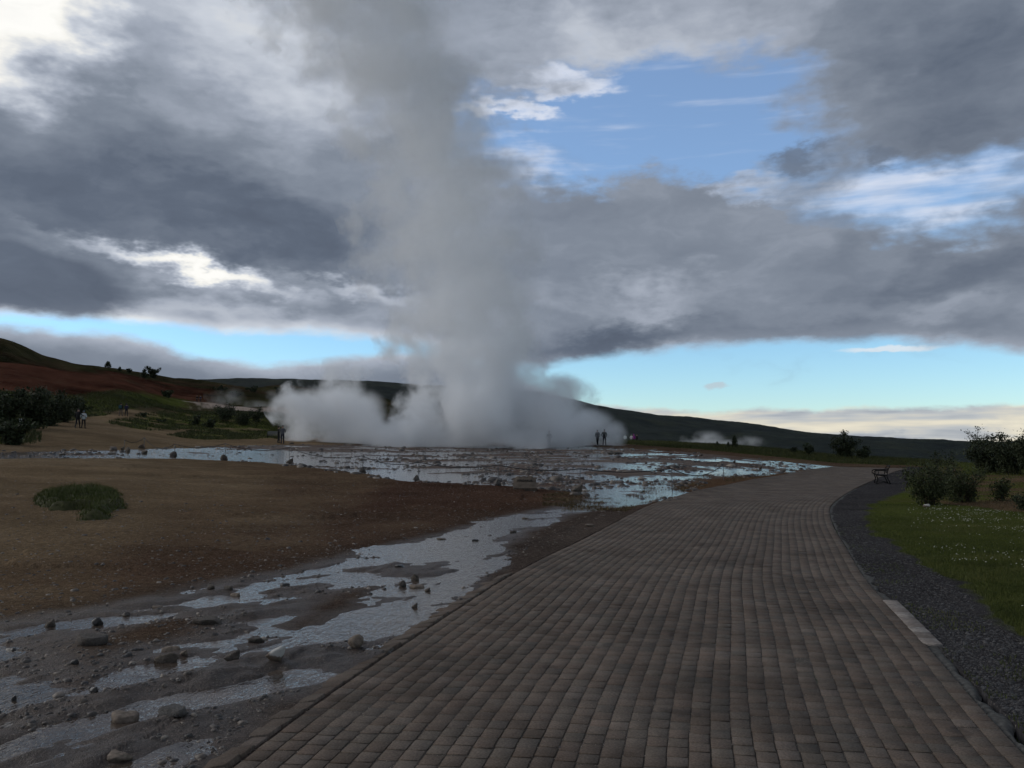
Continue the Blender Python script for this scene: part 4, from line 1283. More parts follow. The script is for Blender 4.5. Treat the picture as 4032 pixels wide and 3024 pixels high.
def leaves(cent, size, n_):
    """n_ diamond leaves around the given centres (m,3) with spread"""
    pass
def shrub(px, py, wpx, hpx, label, n=1400, leaf=0.05, mat=None, name='shrub', cat='shrub', group=None, stems=7, depth=0.8, seed=None, airy=0.5, conifer=False, dist=None, pos=None):
    r = np.random.default_rng(seed if seed is not None else int(px * 7 + py))
    g = GZ(px, py) if pos is None else np.array(pos, float)
    d = math.hypot(g[0], g[1])
    w = wpx * d / F; h = hpx * d / F
    root = link(name, None, label=label, cat=cat, group=group, loc=(g[0], g[1], g[2] - 0.04))
    tubes = []; cents = []; rads_ = []
    if conifer:
        tubes.append(tube([(0, 0, 0), (0.01 * h, 0, h * .5), (0, 0, h)], [0.03 * h, 0.02 * h, 0.004 * h], 5))
        for k_ in range(26):
            z = h * (0.12 + 0.86 * k_ / 26); rr = w * 0.5 * (1 - 0.85 * k_ / 26)
            a = k_ * 2.4
            tip = (rr * math.cos(a), rr * math.sin(a), z + rr * 0.25)
            tubes.append(tube([(0, 0, z), tip], [0.008 * h, 0.003 * h], 4))
            for q_ in (0.45, 0.8, 1.0):
                cents.append((tip[0] * q_, tip[1] * q_, z + rr * .25 * q_)); rads_.append(0.07 * h)
    else:
        for s in range(stems):
            a = 2 * math.pi * (s + r.random() * .7) / stems
            out = (0.25 + 0.75 * r.random()) * w * .46
            hh = h * (0.55 + 0.45 * r.random()) * (1.0 - 0.25 * (out / (w * .5)) ** 2)
            ex, ey = out * math.cos(a), out * math.sin(a) * depth
            pts = []
            for k_ in range(6):
                q_ = k_ / 5
                pts.append((ex * q_ ** 1.3 + r.normal(0, .015) * w, ey * q_ ** 1.3 + r.normal(0, .015) * w, hh * (q_ ** .85)))
            pts[0] = (ex * .30, ey * .30, 0); pts[1] = ((pts[1][0] + ex * .42) / 2, (pts[1][1] + ey * .42) / 2, pts[1][2])
            r0 = 0.011 * h + 0.006
            tubes.append(tube(pts, [r0 * (1 - .8 * k_ / 5) for k_ in range(6)], 5))
            for b_ in range(7):
                q_ = r.uniform(0.04, 1.0)
                i_ = min(4, int(q_ * 5)); f_ = q_ * 5 - i_
                bp = np.array(pts[i_]) * (1 - f_) + np.array(pts[i_ + 1]) * f_
                L_ = h * r.uniform(0.10, 0.24)
                ba = a + r.normal(0, 1.1)
                bt = bp + np.array([math.cos(ba) * L_ * .8, math.sin(ba) * L_ * .8 * depth, L_ * r.uniform(0.1, .8)])
                bt[2] = min(max(bt[2], 0.05 * h), h)
                tubes.append(tube([tuple(bp), tuple((bp + bt) / 2 + r.normal(0, .01 * h, 3)), tuple(bt)], [r0 * .4, r0 * .3, r0 * .12], 4))
                for q2 in (0.3, .55, .8, 1.0):
                    cents.append(tuple(bp * (1 - q2) + bt * q2)); rads_.append(h * airy * 0.11 * (1.15 - .5 * q2) + .01)
            cents.append(pts[5]); rads_.append(h * airy * .08)
    v, f = merge(tubes)
    link('stems', new_mesh('stems', v, f, True), mBark, root)
    cents = np.array(cents); rads_ = np.array(rads_)
    k_ = r.integers(0, len(cents), n)
    c_ = cents[k_] + r.normal(0, 1, (n, 3)) * rads_[k_][:, None]
    c_[:, 2] = np.maximum(c_[:, 2], 0.02)
    u = r.normal(0, 1, (n, 3)); u /= np.linalg.norm(u, axis=1)[:, None]
    q_ = r.normal(0, 1, (n, 3)); vv = np.cross(u, q_); vv /= np.linalg.norm(vv, axis=1)[:, None]
    sz = leaf * r.uniform(.55, 1.25, n)[:, None]
    P4 = np.stack([c_ - u * sz, c_ + vv * sz * .5, c_ + u * sz, c_ - vv * sz * .5], 1).reshape(-1, 3)
    me = new_mesh('foliage', P4, np.arange(n * 4).reshape(n, 4))
    clump = r.random(len(cents))[k_]
    tin = np.clip(0.55 * clump + 0.45 * r.random(n), 0, 1)
    attr_f(me, 'tint', np.repeat(tin, 4))
    link('foliage', me, mat or mLeaf, root)
    return root
SHR = 'willow shrubs on the right'
shrub(3660, 1988, 190, 165, 'left half of the big willow bush beside the bench, leaning toward the path', 3600, 0.036, group=SHR, stems=9, airy=.75)
shrub(3790, 1978, 190, 150, 'right half of the big willow bush beside the bench, round and dark', 3300, 0.036, mLeaf, group=SHR, stems=9, airy=.75)
shrub(3705, 1955, 120, 185, 'tall thin shoots rising behind the big willow bush', 1800, 0.038, mLeafDark, group=SHR, stems=5, airy=.6)
shrub(3945, 1972, 100, 88, 'small low bush on the dry ground at the right', 1300, 0.034, mLeaf, group=SHR, airy=.8)
shrub(4040, 2010, 90, 70, 'small low bush cut by the right picture edge', 1300, 0.034, mLeafDark, group=SHR, airy=.8)
shrub(3895, 1864, 230, 138, 'dark birch at the left end of the thicket on the right', 4200, 0.075, mLeafDark, group=SHR, stems=9, airy=.6, name='birch_tree', cat='tree')
shrub(3990, 1868, 240, 140, 'dark birch in the middle of the thicket on the right', 4600, 0.075, mLeafDark, group=SHR, stems=10, airy=.7, name='birch_tree', cat='tree')
shrub(4085, 1872, 180, 190, 'tallest dark birch at the right picture edge', 4600, 0.075, mLeafDark, group=SHR, stems=10, airy=.7, name='birch_tree', cat='tree')
shrub(3850, 1842, 90, 150, 'thin birch with bare twigs against the sky at the right thicket', 700, 0.07, mLeafDark, group=SHR, stems=5, airy=.45, name='birch_tree', cat='tree')
shrub(3930, 1845, 110, 142, 'wispy bent birch against the sky between the right thicket trees', 650, 0.07, mLeafDark, group=SHR, stems=5, airy=.4, name='birch_tree', cat='tree')
MID = 'shrubs on the grassy bank'
shrub(3335, 1800, 120, 96, 'lone dark tree beyond the far bend of the brick path', 2600, 0.12, mLeafDark, group=MID, stems=9, airy=.7, name='birch_tree', cat='tree')
shrub(3400, 1806, 80, 50, 'low dark shrub right of the lone tree beyond the path', 1100, 0.12, mLeafDark, group=MID, airy=.8)
shrub(3185, 1790, 46, 44, 'dark shrub left of the lone tree beyond the path', 900, 0.11, mLeafDark, group=MID, airy=.8)
shrub(3125, 1782, 40, 24, 'low dark shrub on the bank near the small steam', 500, 0.11, mLeafDark, group=MID, airy=.8)
shrub(2892, 1762, 26, 44, 'small conifer standing on the bank in front of the far steam', 700, 0.09, mLeafDark, group=MID, name='conifer_sapling', cat='sapling', conifer=True)
shrub(2868, 1760, 14, 20, 'tiny sapling just left of the small conifer', 240, 0.08, mLeafDark, group=MID, name='sapling', cat='sapling', conifer=True)
shrub(2824, 1756, 14, 18, 'tiny sapling furthest left on the bank in front of the far steam', 240, 0.08, mLeafDark, group=MID, name='sapling', cat='sapling', conifer=True)
LT = 'left thicket'
for (px, py, w, h, lab, n, mt) in [
    (20, 1690, 210, 150, 'tall dark birch at the left picture edge in the thicket', 3600, mLeafDark),
    (130, 1688, 200, 142, 'tall dark birch in the middle of the left thicket', 3600, mLeafDark),
    (190, 1676, 180, 122, 'dark birch behind the right part of the left thicket', 2600, mLeafDark),
    (245, 1662, 150, 98, 'lower dark birch toward the right of the left thicket', 2400, mLeafDark),
    (308, 1646, 90, 74, 'rightmost small birch of the left thicket beside the walking path', 1500, mLeafDark),
    (60, 1725, 160, 70, 'low shrub under the left thicket behind the bench', 1600, mLeaf),
    (45, 1752, 150, 78, 'bushy green shrub in front of the left thicket below the bench', 2200, mLeafDark),
    (-60, 1700, 170, 150, 'dark birch mostly beyond the left picture edge', 1800, mLeafDark)]:
    shrub(px, py, w, h, lab, n, 0.13, mt, group=LT, stems=9, airy=.75, name='birch_tree' if 'birch' in lab else 'shrub', cat='tree' if 'birch' in lab else 'shrub')
CL = 'shrubs on the grass near the couple'
for (px, py, w, h, lab, n) in [
    (890, 1662, 110, 78, 'tallest shrub on the grass left of the standing couple', 1900),
    (955, 1672, 100, 66, 'broad shrub right of the tallest one left of the standing couple', 1700),
    (1012, 1664, 80, 58, 'shrub nearest the steam on the grass', 1200),
    (770, 1672, 80, 36, 'low dark shrub on the bare patch of the grass', 900),
    (830, 1684, 80, 34, 'low shrub below the tallest one on the grass', 900),
    (640, 1662, 50, 16, 'tiny tuft of shrub on the grassy hummock', 300),
    (565, 1642, 28, 22, 'small shrub on the hummock near the walking pair', 300)]:
    shrub(px, py, w, h, lab, n, 0.11, mLeafDark, group=CL, airy=.8)
HS = 'trees on the hill skyline'
for (px, py, w, h, lab, n, co) in [
    (600, 1487, 74, 42, 'round tree clump on the left hill skyline', 1300, False),
    (568, 1486, 26, 36, 'narrow tree left of the round clump on the hill skyline', 500, True),
    (425, 1450, 24, 24, 'small spiky tree on the left hill skyline', 420, True),
    (471, 1460, 14, 16, 'tiny tree second from the round clump on the skyline', 220, True),
    (508, 1466, 26, 16, 'small bushy tree next left of the round clump on the skyline', 320, False),
    (374, 1441, 12, 10, 'tiniest tree furthest left on the hill skyline', 160, True),
    (735, 1486, 12, 12, 'tiny tree right of the white figure on the skyline', 160, True),
    (655, 1566, 48, 30, 'dark bush on the red slope under the skyline', 900, False),
    (870, 1540, 60, 20, 'low dark bush on the hillside behind the far pair', 800, False),
    (1000, 1548, 90, 24, 'wide dark bush on the hillside left of the steam', 1100, False),
    (1100, 1556, 90, 28, 'dark bush on the hillside touching the steam', 1100, False),
    (930, 1562, 70, 24, 'small dark bush on the lower hillside', 500, False)]:
    shrub(px, py, w, h, lab, n, 0.24 if not co else 0.22, mLeafDark, group=HS, conifer=co, airy=.7, name='hill_tree' if h > 15 else 'sapling', cat='tree')

# ---- grass
def blades(name, p, hgt, wid, mat, lean=0.5, **kw):
    n = len(p)
    a = rng.random(n) * 6.28
    h = hgt * rng.uniform(.5, 1.3, n); w = wid * rng.uniform(.7, 1.3, n)
    dx_, dy_ = np.cos(a), np.sin(a)
    ln = lean * h * rng.uniform(0, 1, n); b2 = rng.random(n) * 6.28
    v = np.stack([np.column_stack([p[:, 0] - dx_ * w, p[:, 1] - dy_ * w, p[:, 2]]),
                  np.column_stack([p[:, 0] + dx_ * w, p[:, 1] + dy_ * w, p[:, 2]]),
                  np.column_stack([p[:, 0] + np.cos(b2) * ln, p[:, 1] + np.sin(b2) * ln, p[:, 2] + h])], 1).reshape(-1, 3)
    me = new_mesh(name, v, np.arange(n * 3).reshape(n, 3))
    patch = np.clip(fbm(p[:, 0], p[:, 1], 0.7, 3, 501) * 1.6 + .45, 0, 1)
    attr_f(me, 'tint', np.repeat(np.clip(patch * .6 + rng.random(n) * .4, 0, 1), 3))
    return link(name, me, mat, **kw)
p = scatter(lambda x, y: sdf(LAWN, x, y) + fbm(x, y, .5, 3, 51) * .5 > 0.02, 120000, 6.5, 27, 36, 15)
p = with_z(p, -0.004)
blades('lawn_grass', p, 0.038, 0.0035, mBlade, kind='stuff', label='short green lawn grass right of the gravel strip', cat='grass')
fl = scatter(lambda x, y: (sdf(LAWN, x, y) > 0.35) & (fbm(x, y, 1.1, 4, 601, .7) + rng.normal(0, .12, x.shape) + .04 * np.minimum(x - 0.45 * y - 1.5, 2.5) > 0.10) & (x > 0.42 * y + 0.6), 1150, 6.5, 27, 36, 15, power=0)
fl = with_z(fl, 0.035)
strew('white_flowers', fl, rng.uniform(.005, .012, len(fl)), mFlower, label='tiny white flowers dotted over the lawn', cat='flowers')
p = scatter(lambda x, y: (sdf(GRAVEL, x, y) > -0.1) & (sdf(GRAVEL, x, y) < 0.5) & (fbm(x, y, .5, 3, 611) > 0.05) & (sdf(PATH_POLY, x, y) > -0.6), 2500, 5, 20, 36, 5)
blades('verge_tufts', with_z(p, -.004), 0.03, 0.004, mBlade, kind='stuff', label='mossy grass tufts along the right kerb of the path', cat='grass')
def bank_test(x, y):
    return ground(x, y)[4] > 0.6
p = scatter(bank_test, 30000, 62, 128, 27, 2)
blades('bank_grass', with_z(p, -.02), 0.22, 0.03, mBladeFar, kind='stuff', label='rough grass on the bank beyond the wet apron', cat='grass')
p = scatter(lambda x, y: (sdf(GREEN2, x, y) > -0.8) & (fbm(x, y, 2.2, 4, 41) > -0.09), 26000, 60, 160, -8, -25, power=0)
blades('meadow_grass', with_z(p, -.02), 0.24, 0.035, mBladeFar, kind='stuff', label='rough grass around the shrubs left of the steam', cat='grass')
p = scatter(lambda x, y: (sdf(GREEN1, x, y) > -0.8), 22000, 55, 150, -15, -34, power=0)
blades('thicket_grass', with_z(p, -.02), 0.28, 0.04, mBladeFar, kind='stuff', label='rough grass under the left thicket', cat='grass')
p = scatter(lambda x, y: (sdf(DRY, x, y) > 0), 14000, 22, 55, 36, 20)
blades('dry_heath', with_z(p, -.01), 0.07, 0.008, mBladeDry, kind='stuff', label='dry brown heath behind the flowering lawn', cat='grass')
p = scatter(lambda x, y: (sdf(PATH_POLY, x, y) < -0.25) & (sdf(PATH_POLY, x, y) > -3.6) & (sdf(APRON, x, y) < 1.2) & (x < np.interp(y, LE[:, 1], LE[:, 0])) & (fbm(x, y, .9, 3, 621) > -0.05), 12000, 22, 62, 25, 2)
blades('dry_verge', with_z(p, -.01), 0.07, 0.009, mBladeDry, kind='stuff', label='dry brown grass verge between path and wet apron', cat='grass')
p = scatter(lambda x, y: (x > .45 * y) & (sdf(PATH_POLY, x, y) < -.5) & (sdf(DRY, x, y) < 0.5) & (sdf(GRAVEL, x, y) < 0) & (sdf(LAWN, x, y) < 0), 12000, 30, 110, 36, 22)
blades('field_grass', with_z(p, -.01), 0.16, 0.02, mBlade, kind='stuff', label='rough grass at the foot of the right thicket', cat='grass')

# ---- turf mound on the bare soil
g = G(300, 2010)
root = link('turf_mound', None, label='low green turf mound alone on the bare brown soil', cat='turf', loc=(g[0], g[1], Z(g[0], g[1])))
tp = GP([(138, 1972), (170, 1950), (250, 1938), (400, 1936), (470, 1950), (488, 2000), (440, 2010), (432, 2045), (380, 2050), (300, 2055), (325, 2010), (260, 2012), (180, 2012)])
gxx, gyy = np.meshgrid(np.linspace(tp[:, 0].min() - .3, tp[:, 0].max() + .3, 70), np.linspace(tp[:, 1].min() - .3, tp[:, 1].max() + .3, 70))
fx, fy = gxx.ravel(), gyy.ravel()
sm = sdf(tp, fx, fy) + fbm(fx, fy, .35, 3, 701) * .42
mh = 0.17 * sstep(-0.02, 0.22, sm) + fbm(fx, fy, .4, 3, 711) * .16 * (sm > 0) - 0.03
fz = H(fx, fy) + ground(fx, fy)[0] + mh
i_ = np.arange(4900).reshape(70, 70)
q = np.stack([i_[:-1, :-1].ravel(), i_[:-1, 1:].ravel(), i_[1:, 1:].ravel(), i_[1:, :-1].ravel()], 1)
q = q[(sm[q] > -0.06).any(1)]
used, inv = np.unique(q, return_inverse=True)
org = np.array(root.location)
me = new_mesh('sod', np.column_stack([fx, fy, fz])[used] - org, inv.reshape(-1, 4), True)
link('sod', me, simple('turf soil', (0.045, 0.045, 0.016), 0.95, 0.4, 9.0), root)
ii = rng.integers(0, len(fx), 26000); ii = ii[sm[ii] > 0.0]
pj = np.column_stack([fx[ii] + rng.normal(0, .03, len(ii)), fy[ii] + rng.normal(0, .03, len(ii)), fz[ii] - .01]) - org
blades('blades', pj, 0.10, 0.007, mBlade, 0.9, parent=root)

# ================================================================== people
def cloth(name, c_):
    return simple(name, c_, 0.85, 0.15, 5.0)
mSkin = simple('skin', (0.32, 0.20, 0.145), 0.6, 0.1)
mHair = simple('hair', (0.020, 0.015, 0.012), 0.6, 0.2)
def person(px, py, hpx, label, jacket, trousers, face=0.0, walk=0.0, shoe=(0.02, 0.02, 0.02), hood=None, arm='down', lean=0.0, pack=None, hgt=None, dist=None, group='visitors', base=None):
    g = GZ(px, py) if base is None else np.array(base, float)
    d = math.hypot(g[0], g[1])
    Hh = hgt or min(1.9, hpx * d / F)
    k_ = Hh / 1.75
    root = link('person', None, label=label, cat='person', group=group, loc=(g[0], g[1], g[2] - 0.01), rotz=face)
    # joints: x right, y forward, z up
    st = walk * 0.32
    J = {'pel': (0, 0, .95), 'belly': (0, lean * .1, 1.10), 'chest': (0, lean * .25, 1.30), 'neck': (0, lean * .4, 1.49), 'head0': (0, .015 + lean * .45, 1.57), 'head1': (0, .02 + lean * .5, 1.70)}
    for s, n_ in ((-1, 'l'), (1, 'r')):
        J['hip' + n_] = (s * .095, 0, .90); J['kne' + n_] = (s * .10, .04 + s * st * .5, .49); J['ank' + n_] = (s * .105, -.02 + s * st, .085 + (0.05 * walk if s < 0 else 0)); J['toe' + n_] = (s * .12, .15 + s * st, .035)
        J['sho' + n_] = (s * .185, lean * .3, 1.42)
        if arm == 'down':
            J['elb' + n_] = (s * .25, -.04 - s * st * .5, 1.14); J['wri' + n_] = (s * .25, .06 - s * st * .9, .91); J['han' + n_] = (s * .24, .09 - s * st, .80)
        elif arm == 'pocket':
            J['elb' + n_] = (s * .29, -.06, 1.15); J['wri' + n_] = (s * .20, .09, .99); J['han' + n_] = (s * .15, .13, .96)
        elif arm == 'front':
            J['elb' + n_] = (s * .27, .02, 1.14); J['wri' + n_] = (s * .13, .24, 1.16); J['han' + n_] = (s * .07, .30, 1.20)
        elif arm == 'hug':
            if s > 0: J['elb' + n_] = (.36, .02, 1.22); J['wri' + n_] = (.55, .06, 1.12); J['han' + n_] = (.62, .05, 1.09)
            else: J['elb' + n_] = (-.26, -.03, 1.15); J['wri' + n_] = (-.22, .1, .96); J['han' + n_] = (-.18, .14, .92)
    R = {'pel': (.155, .115), 'belly': (.15, .11), 'chest': (.175, .125), 'neck': (.062, .062), 'head0': (.082, .095), 'head1': (.085, .098), 'hip': (.10, .10), 'kne': (.065, .065), 'ank': (.048, .05), 'toe': (.04, .035), 'sho': (.075, .075), 'elb': (.055, .055), 'wri': (.042, .042), 'han': (.04, .028)}
    E = [('pel', 'belly'), ('belly', 'chest'), ('chest', 'neck'), ('neck', 'head0'), ('head0', 'head1')]
    for n_ in 'lr':
        E += [('pel', 'hip' + n_), ('hip' + n_, 'kne' + n_), ('kne' + n_, 'ank' + n_), ('ank' + n_, 'toe' + n_), ('chest', 'sho' + n_), ('sho' + n_, 'elb' + n_), ('elb' + n_, 'wri' + n_), ('wri' + n_, 'han' + n_)]
    names_ = list(J)
    me = bpy.data.meshes.new('body')
    me.from_pydata([Vector(J[q_]) * k_ for q_ in names_], [(names_.index(a), names_.index(b_)) for a, b_ in E], [])
    ob = bpy.data.objects.new('body', me); COL.objects.link(ob)
    md = ob.modifiers.new('s', 'SKIN'); md.use_smooth_shade = True
    sv = me.skin_vertices[0].data
    for i, q_ in enumerate(names_):
        rr = R.get(q_) or R[q_[:3]]
        sv[i].radius = (rr[0] * k_, rr[1] * k_)
        sv[i].use_root = (q_ == 'pel')
    sb = ob.modifiers.new('b', 'SUBSURF'); sb.levels = 1; sb.render_levels = 1
    bpy.context.view_layer.update()
    m2 = bpy.data.meshes.new_from_object(ob.evaluated_get(bpy.context.evaluated_depsgraph_get()))
    bpy.data.objects.remove(ob)
    for m_ in (jacket, trousers, mSkin, cloth('shoe', shoe)): m2.materials.append(m_)
    segs = [(Vector(J[a]) * k_, Vector(J[b_]) * k_, a, b_) for a, b_ in E]
    def near_seg(c_):
        best = None
        for a, b_, na_, nb_ in segs:
            ab = b_ - a; t_ = max(0, min(1, (c_ - a).dot(ab) / ab.length_squared))
            dd = (c_ - a - ab * t_).length
            if best is None or dd < best[0]: best = (dd, na_, nb_)
        return best[1], best[2]
    for pl in m2.polygons:
        a, b_ = near_seg(pl.center)
        mi = 0
        if b_[:3] in ('kne',) or (b_[:3] == 'ank') or (b_[:3] == 'hip' and pl.center.z < .93 * k_) or (a == 'pel' and pl.center.z < .88 * k_): mi = 1
        if b_[:3] == 'toe': mi = 3
        if b_[:3] == 'han' or b_ in ('head0', 'head1'): mi = 2
        pl.material_index = mi
    m2.polygons.foreach_set('use_smooth', np.ones(len(m2.polygons), bool))
    link('body', m2, parent=root)
    # hair or hood
    bm = bmesh.new(); bmesh.ops.create_icosphere(bm, subdivisions=2, radius=1.0)
    hc = Vector(J['head1']) * k_ + Vector((0, -.012, -.03)) * k_
    low = -.9 if hood else -.35
    bmesh.ops.delete(bm, geom=[v for v in bm.verts if (v.co.z < low) or (v.co.y > .45 and v.co.z < .35)], context='VERTS')
    for v in bm.verts: v.co = Vector((v.co.x * .099, v.co.y * .112, v.co.z * .125)) * k_ + hc
    hm = bpy.data.meshes.new('hair'); bm.to_mesh(hm); bm.free()
    hm.polygons.foreach_set('use_smooth', np.ones(len(hm.polygons), bool))
    link('hood' if hood else 'hair', hm, hood or mHair, root)
    # face: eyes, nose
    for s in (-1, 1):
        bm = bmesh.new(); bmesh.ops.create_icosphere(bm, subdivisions=1, radius=.012 * k_)
        em = bpy.data.meshes.new('eye'); bm.to_mesh(em); bm.free()
        eo = link('eye', em, mHair, root); eo.location = Vector(J['head1']) * k_ + Vector((s * .032, .088, -.045)) * k_
    if pack:
        bm = bmesh.new(); bmesh.ops.create_cube(bm, size=1.0); bmesh.ops.subdivide_edges(bm, edges=bm.edges, cuts=3, use_grid_fill=True)
        for v in bm.verts:
            q_ = v.co; v.co = Vector((q_.x * .32, q_.y * .18, q_.z * .46)) * (1 - .18 * (q_.length - .5)) * k_ + Vector((0, -.21, 1.24)) * k_
        pm = bpy.data.meshes.new('backpack'); bm.to_mesh(pm); bm.free()
        bo = link('backpack', pm, pack, root)
        pv, pf = box(Vector((0, -.315, 1.15)) * k_, (.22 * k_, .05 * k_, .18 * k_))
        link('pocket', new_mesh('pocket', pv, pf), pack, bo)
    return root
cBlack = cloth('black jacket', (0.013, 0.013, 0.015)); cDark = cloth('dark trousers', (0.012, 0.012, 0.016)); cWhite = cloth('white jacket', (0.55, 0.60, 0.62))
cNavy = cloth('navy jacket', (0.022, 0.022, 0.055)); cGrey = cloth('grey jacket', (0.085, 0.088, 0.10)); cTeal = cloth('teal pack', (0.03, 0.075, 0.085)); cBrown = cloth('grey brown trousers', (0.10, 0.08, 0.075))
cJean = cloth('navy trousers', (0.020, 0.022, 0.035)); cPink = cloth('magenta jacket', (0.30, 0.02, 0.24)); cHood = cloth('grey blue hood', (0.12, 0.16, 0.18)); cPale = cloth('pale jacket', (0.5, 0.5, 0.5))
person(305, 1686, 68, 'person in black with an arm round the one in white on the dirt path', cBlack, cDark, rad(-8), .55, arm='hug', lean=.1)
person(328, 1687, 62, 'person in a white jacket and grey hood held by the one in black', cWhite, cDark, rad(5), .5, hood=cHood, arm='pocket')
person(475, 1637, 47, 'walker in dark jacket with teal backpack on the dirt path', cBlack, cBrown, rad(-5), .6, hood=cBlack, arm='pocket', pack=cTeal)
person(497, 1639, 46, 'walker in navy jacket right of the one with the backpack', cNavy, cDark, rad(5), .5, hood=cNavy, arm='pocket')
person(776, 1582, 27, 'left one of the two distant people on the far pale path', cBlack, cDark, rad(180), .3, arm='pocket')
person(789, 1582, 26, 'right one of the two distant people on the far pale path', cNavy, cDark, rad(170), .3, arm='pocket')
person(1096, 1745, 64, 'person in black with long dark hair facing the one in grey by the steam', cBlack, cDark, rad(-70), .2, arm='front', hood=mHair)
person(1112, 1748, 71, 'person in grey jacket and navy trousers standing with their back turned by the steam', cGrey, cJean, rad(12), .35, arm='front')
def on_ground(px, d):
    a = px_az(px); x, y = d * math.sin(a), d * math.cos(a)
    return (x, y, Z(x, y))
person(2353, 1760, 64, 'person with white shoes half hidden in the right edge of the steam', cGrey, cDark, rad(20), .5, shoe=(.5, .5, .5), arm='pocket', base=on_ground(2353, 95.0), hgt=1.72)
person(2377, 1762, 64, 'person in black trousers at the right edge of the steam', cBlack, cDark, rad(-20), .6, arm='pocket', base=on_ground(2380, 94.0), hgt=1.75)
person(2162, 1757, 66, 'dim dark figure standing inside the right part of the steam', cBlack, cDark, rad(10), .3, arm='pocket', base=on_ground(2162, 93.0), hgt=1.75)
def beyond_bank(px, d, topy, hgt):
    a = px_az(px); x, y = d * math.sin(a), d * math.cos(a)
    return (x, y, EYE + (HY - topy) / F * d - hgt)
for px, ty, jk, hd, lab in [(2462, 1722, cWhite, cHood, 'person in white half hidden behind the grassy bank'), (2487, 1724, cPale, cHood, 'person in pale hood left of the magenta jacket behind the bank'),
                        (2496, 1723, cPink, cPink, 'person in a magenta jacket half hidden behind the grassy bank'), (2508, 1715, cBlack, None, 'person in black right of the magenta jacket behind the bank')]:
    b_ = beyond_bank(px, 143, ty, 1.7); zg = Z(b_[0], b_[1])
    person(px, 0, 0, lab, jk, cDark, rad(random.uniform(-60, 60)), .3, hood=hd, hgt=1.7, arm='pocket', base=(b_[0], b_[1], zg if zg < b_[2] + .6 else b_[2]))
person(679, 1482, 15, 'tiny figure in white standing on the left hill skyline', cWhite, cPale, rad(180), .1, hgt=1.6, arm='pocket')

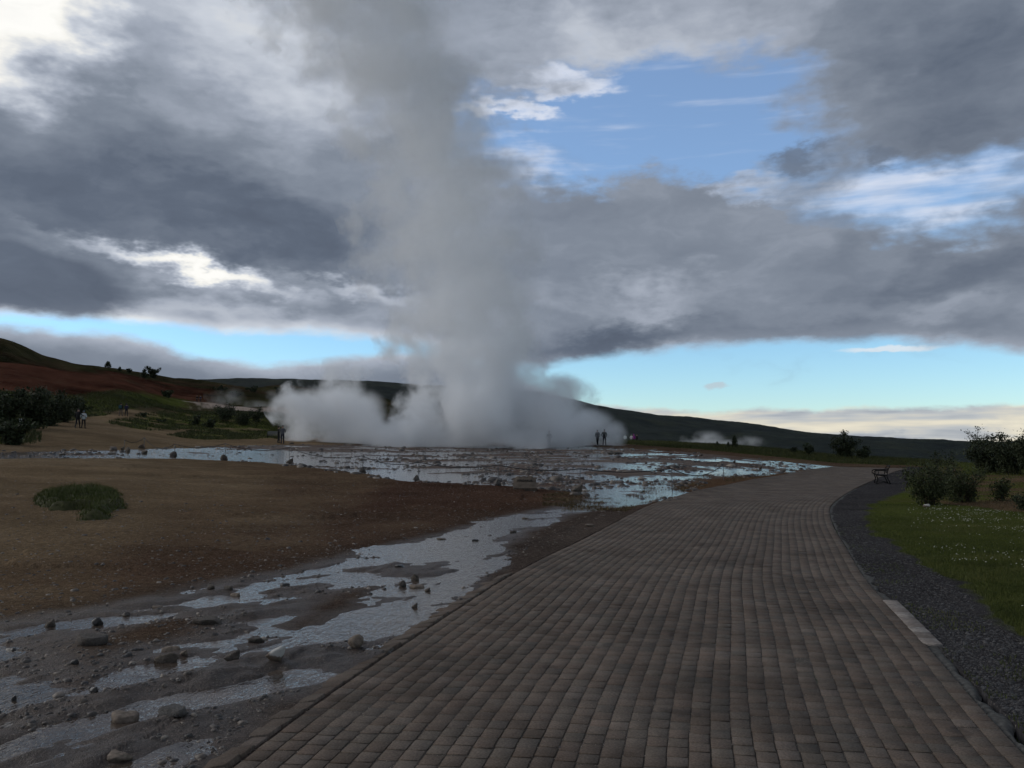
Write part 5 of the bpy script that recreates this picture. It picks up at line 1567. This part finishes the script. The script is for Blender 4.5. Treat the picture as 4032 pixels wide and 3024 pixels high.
# ================================================================== steam
def steam(name, label, blobs, dens, nscale, step, aniso=0.0, soft=(0.02, 0.42), namp=0.75, warp_amp=2.2, ztop=None):
    """blobs: photo column,row, half width, half height (pixels), distance, half depth (m), weight"""
    El = []
    for px, py, rx, ry, d, dep_, wgt in blobs:
        El.append((Vector(((px - CX) / F * d, d, EYE + (HY - py) / F * d)), Vector((rx * d / F, dep_, ry * d / F)), wgt))
    # hull: union of slightly larger ellipsoids
    bm = bmesh.new()
    for c_, s_, w_ in El:
        m_ = Matrix.Translation(c_) @ Matrix.Diagonal((s_.x * 1.42, s_.y * 1.42, s_.z * 1.42, 1))
        bmesh.ops.create_icosphere(bm, subdivisions=3, radius=1.0, matrix=m_)
    me = bpy.data.meshes.new(name); bm.to_mesh(me); bm.free()
    ob = bpy.data.objects.new(name, me); COL.objects.link(ob)
    rm = ob.modifiers.new('r', 'REMESH'); rm.mode = 'VOXEL'; rm.voxel_size = max(0.35, El[0][1].x * .05)
    bpy.context.view_layer.update()
    m2 = bpy.data.meshes.new_from_object(ob.evaluated_get(bpy.context.evaluated_depsgraph_get()))
    bpy.data.objects.remove(ob)
    mt = bpy.data.materials.new(name); mt.use_nodes = True
    t = NT(mt.node_tree); t.n.clear()
    geo = t.node('ShaderNodeNewGeometry'); pos = geo.outputs['Position']
    nA = t.math('SUBTRACT', t.noise(pos, nscale, 4, 0.64), 0.5)
    wp = t.vmath('ADD', pos, t.comb(t.math('MULTIPLY', nA, warp_amp), 0.0, t.math('MULTIPLY', nA, warp_amp * 0.8)))
    f = None
    for c_, s_, w_ in El:
        nd = t.node('ShaderNodeVectorMath', operation='MULTIPLY_ADD')
        t.put(nd.inputs[0], wp)
        nd.inputs[1].default_value = (1 / s_.x, 1 / s_.y, 1 / s_.z); nd.inputs[2].default_value = (-c_.x / s_.x, -c_.y / s_.y, -c_.z / s_.z)
        q_ = t.math('MULTIPLY', t.math('SUBTRACT', 1.0, t.vmath('LENGTH', nd.outputs[0])), w_)
        if f is None: f = q_
        else:
            f = t.math('MAXIMUM', f, q_)
    f = t.math('ADD', f, t.math('MULTIPLY', t.math('MULTIPLY', nA, namp), t.maprange(f, -0.40, -0.08, 0.0, 1.0)))
    dn = t.maprange(f, soft[0], soft[1], 0.0, 1.0)
    dn = t.math('MULTIPLY', dn, t.maprange(nA, -0.22, 0.22, 0.15, 2.1, False))
    if ztop:
        px_, py_, pz_ = t.sep(pos)[:3]
        dn = t.math('MULTIPLY', dn, t.maprange(pz_, ztop[0], ztop[1], 1.0, ztop[2]))
    vol = t.node('ShaderNodeVolumePrincipled')
    vol.inputs['Color'].default_value = (0.978, 0.988, 1.0, 1)
    vol.inputs['Anisotropy'].default_value = aniso
    t.put(vol.inputs['Density'], t.math('MULTIPLY', dn, dens))
    out = t.node('ShaderNodeOutputMaterial')
    t.l.new(vol.outputs[0], out.inputs['Volume'])
    mt.cycles.volume_step_rate = step
    o = link(name, m2, mt, kind='stuff', label=label, cat='steam')
    return o
steam('geyser_steam', 'tall grey plume of steam over the erupting pool', [
    (1850, 1610, 250, 220, 95, 9, 1.3), (1290, 1690, 150, 95, 94, 6, 1.0), (1400, 1625, 140, 115, 95, 7, .95), (1230, 1640, 85, 80, 95, 5, .7),
    (1560, 1738, 240, 48, 94, 7, 1.0), (2030, 1735, 300, 55, 94, 8, 1.0), (2130, 1620, 190, 150, 96, 8, 1.0), (2300, 1690, 145, 100, 95, 6, 1.05), (2390, 1712, 90, 68, 94, 5, .9),
    (1560, 1715, 150, 70, 94, 6, .9), (1905, 1430, 260, 230, 96, 9, 1.0), (1850, 1210, 320, 270, 97, 10, .95), (1800, 980, 340, 290, 98, 11, .95), (1745, 760, 320, 280, 98, 11, .9),
    (1700, 540, 285, 270, 98, 11, .95), (1625, 330, 300, 260, 98, 11, .9), (1490, 110, 360, 260, 98, 11, .9), (1340, -140, 400, 270, 98, 11, .85),
    (1310, 1600, 190, 95, 95, 6, .85), (1330, 1470, 130, 60, 96, 5, .35), (2230, 1530, 130, 70, 96, 5, .5)],
    0.42, 0.20, 0.42, namp=3.3, warp_amp=10.0, soft=(-0.02, 0.64), ztop=(7, 21, 0.25))
steam('vent_steam', 'low white steam drifting over the far vent in front of the right hill', [
    (2780, 1742, 120, 30, 190, 9, 1.0), (2700, 1752, 70, 16, 190, 6, 1.0), (2870, 1745, 90, 24, 190, 7, .9), (2960, 1735, 70, 32, 190, 7, .6), (2790, 1715, 90, 30, 190, 7, .6)],
    0.10, 0.16, 0.35, namp=3.2, warp_amp=8.0, soft=(0.1, 1.0))
steam('hillside_steam', 'thin steam rising from the small stream left of the plume', [
    (1010, 1598, 90, 30, 165, 7, 1.0), (1090, 1612, 70, 22, 165, 6, 1.0), (905, 1560, 60, 50, 175, 7, .6), (1120, 1570, 60, 45, 165, 6, .6)],
    0.07, 0.16, 0.35, namp=3.2, warp_amp=8.0, soft=(0.1, 1.0))
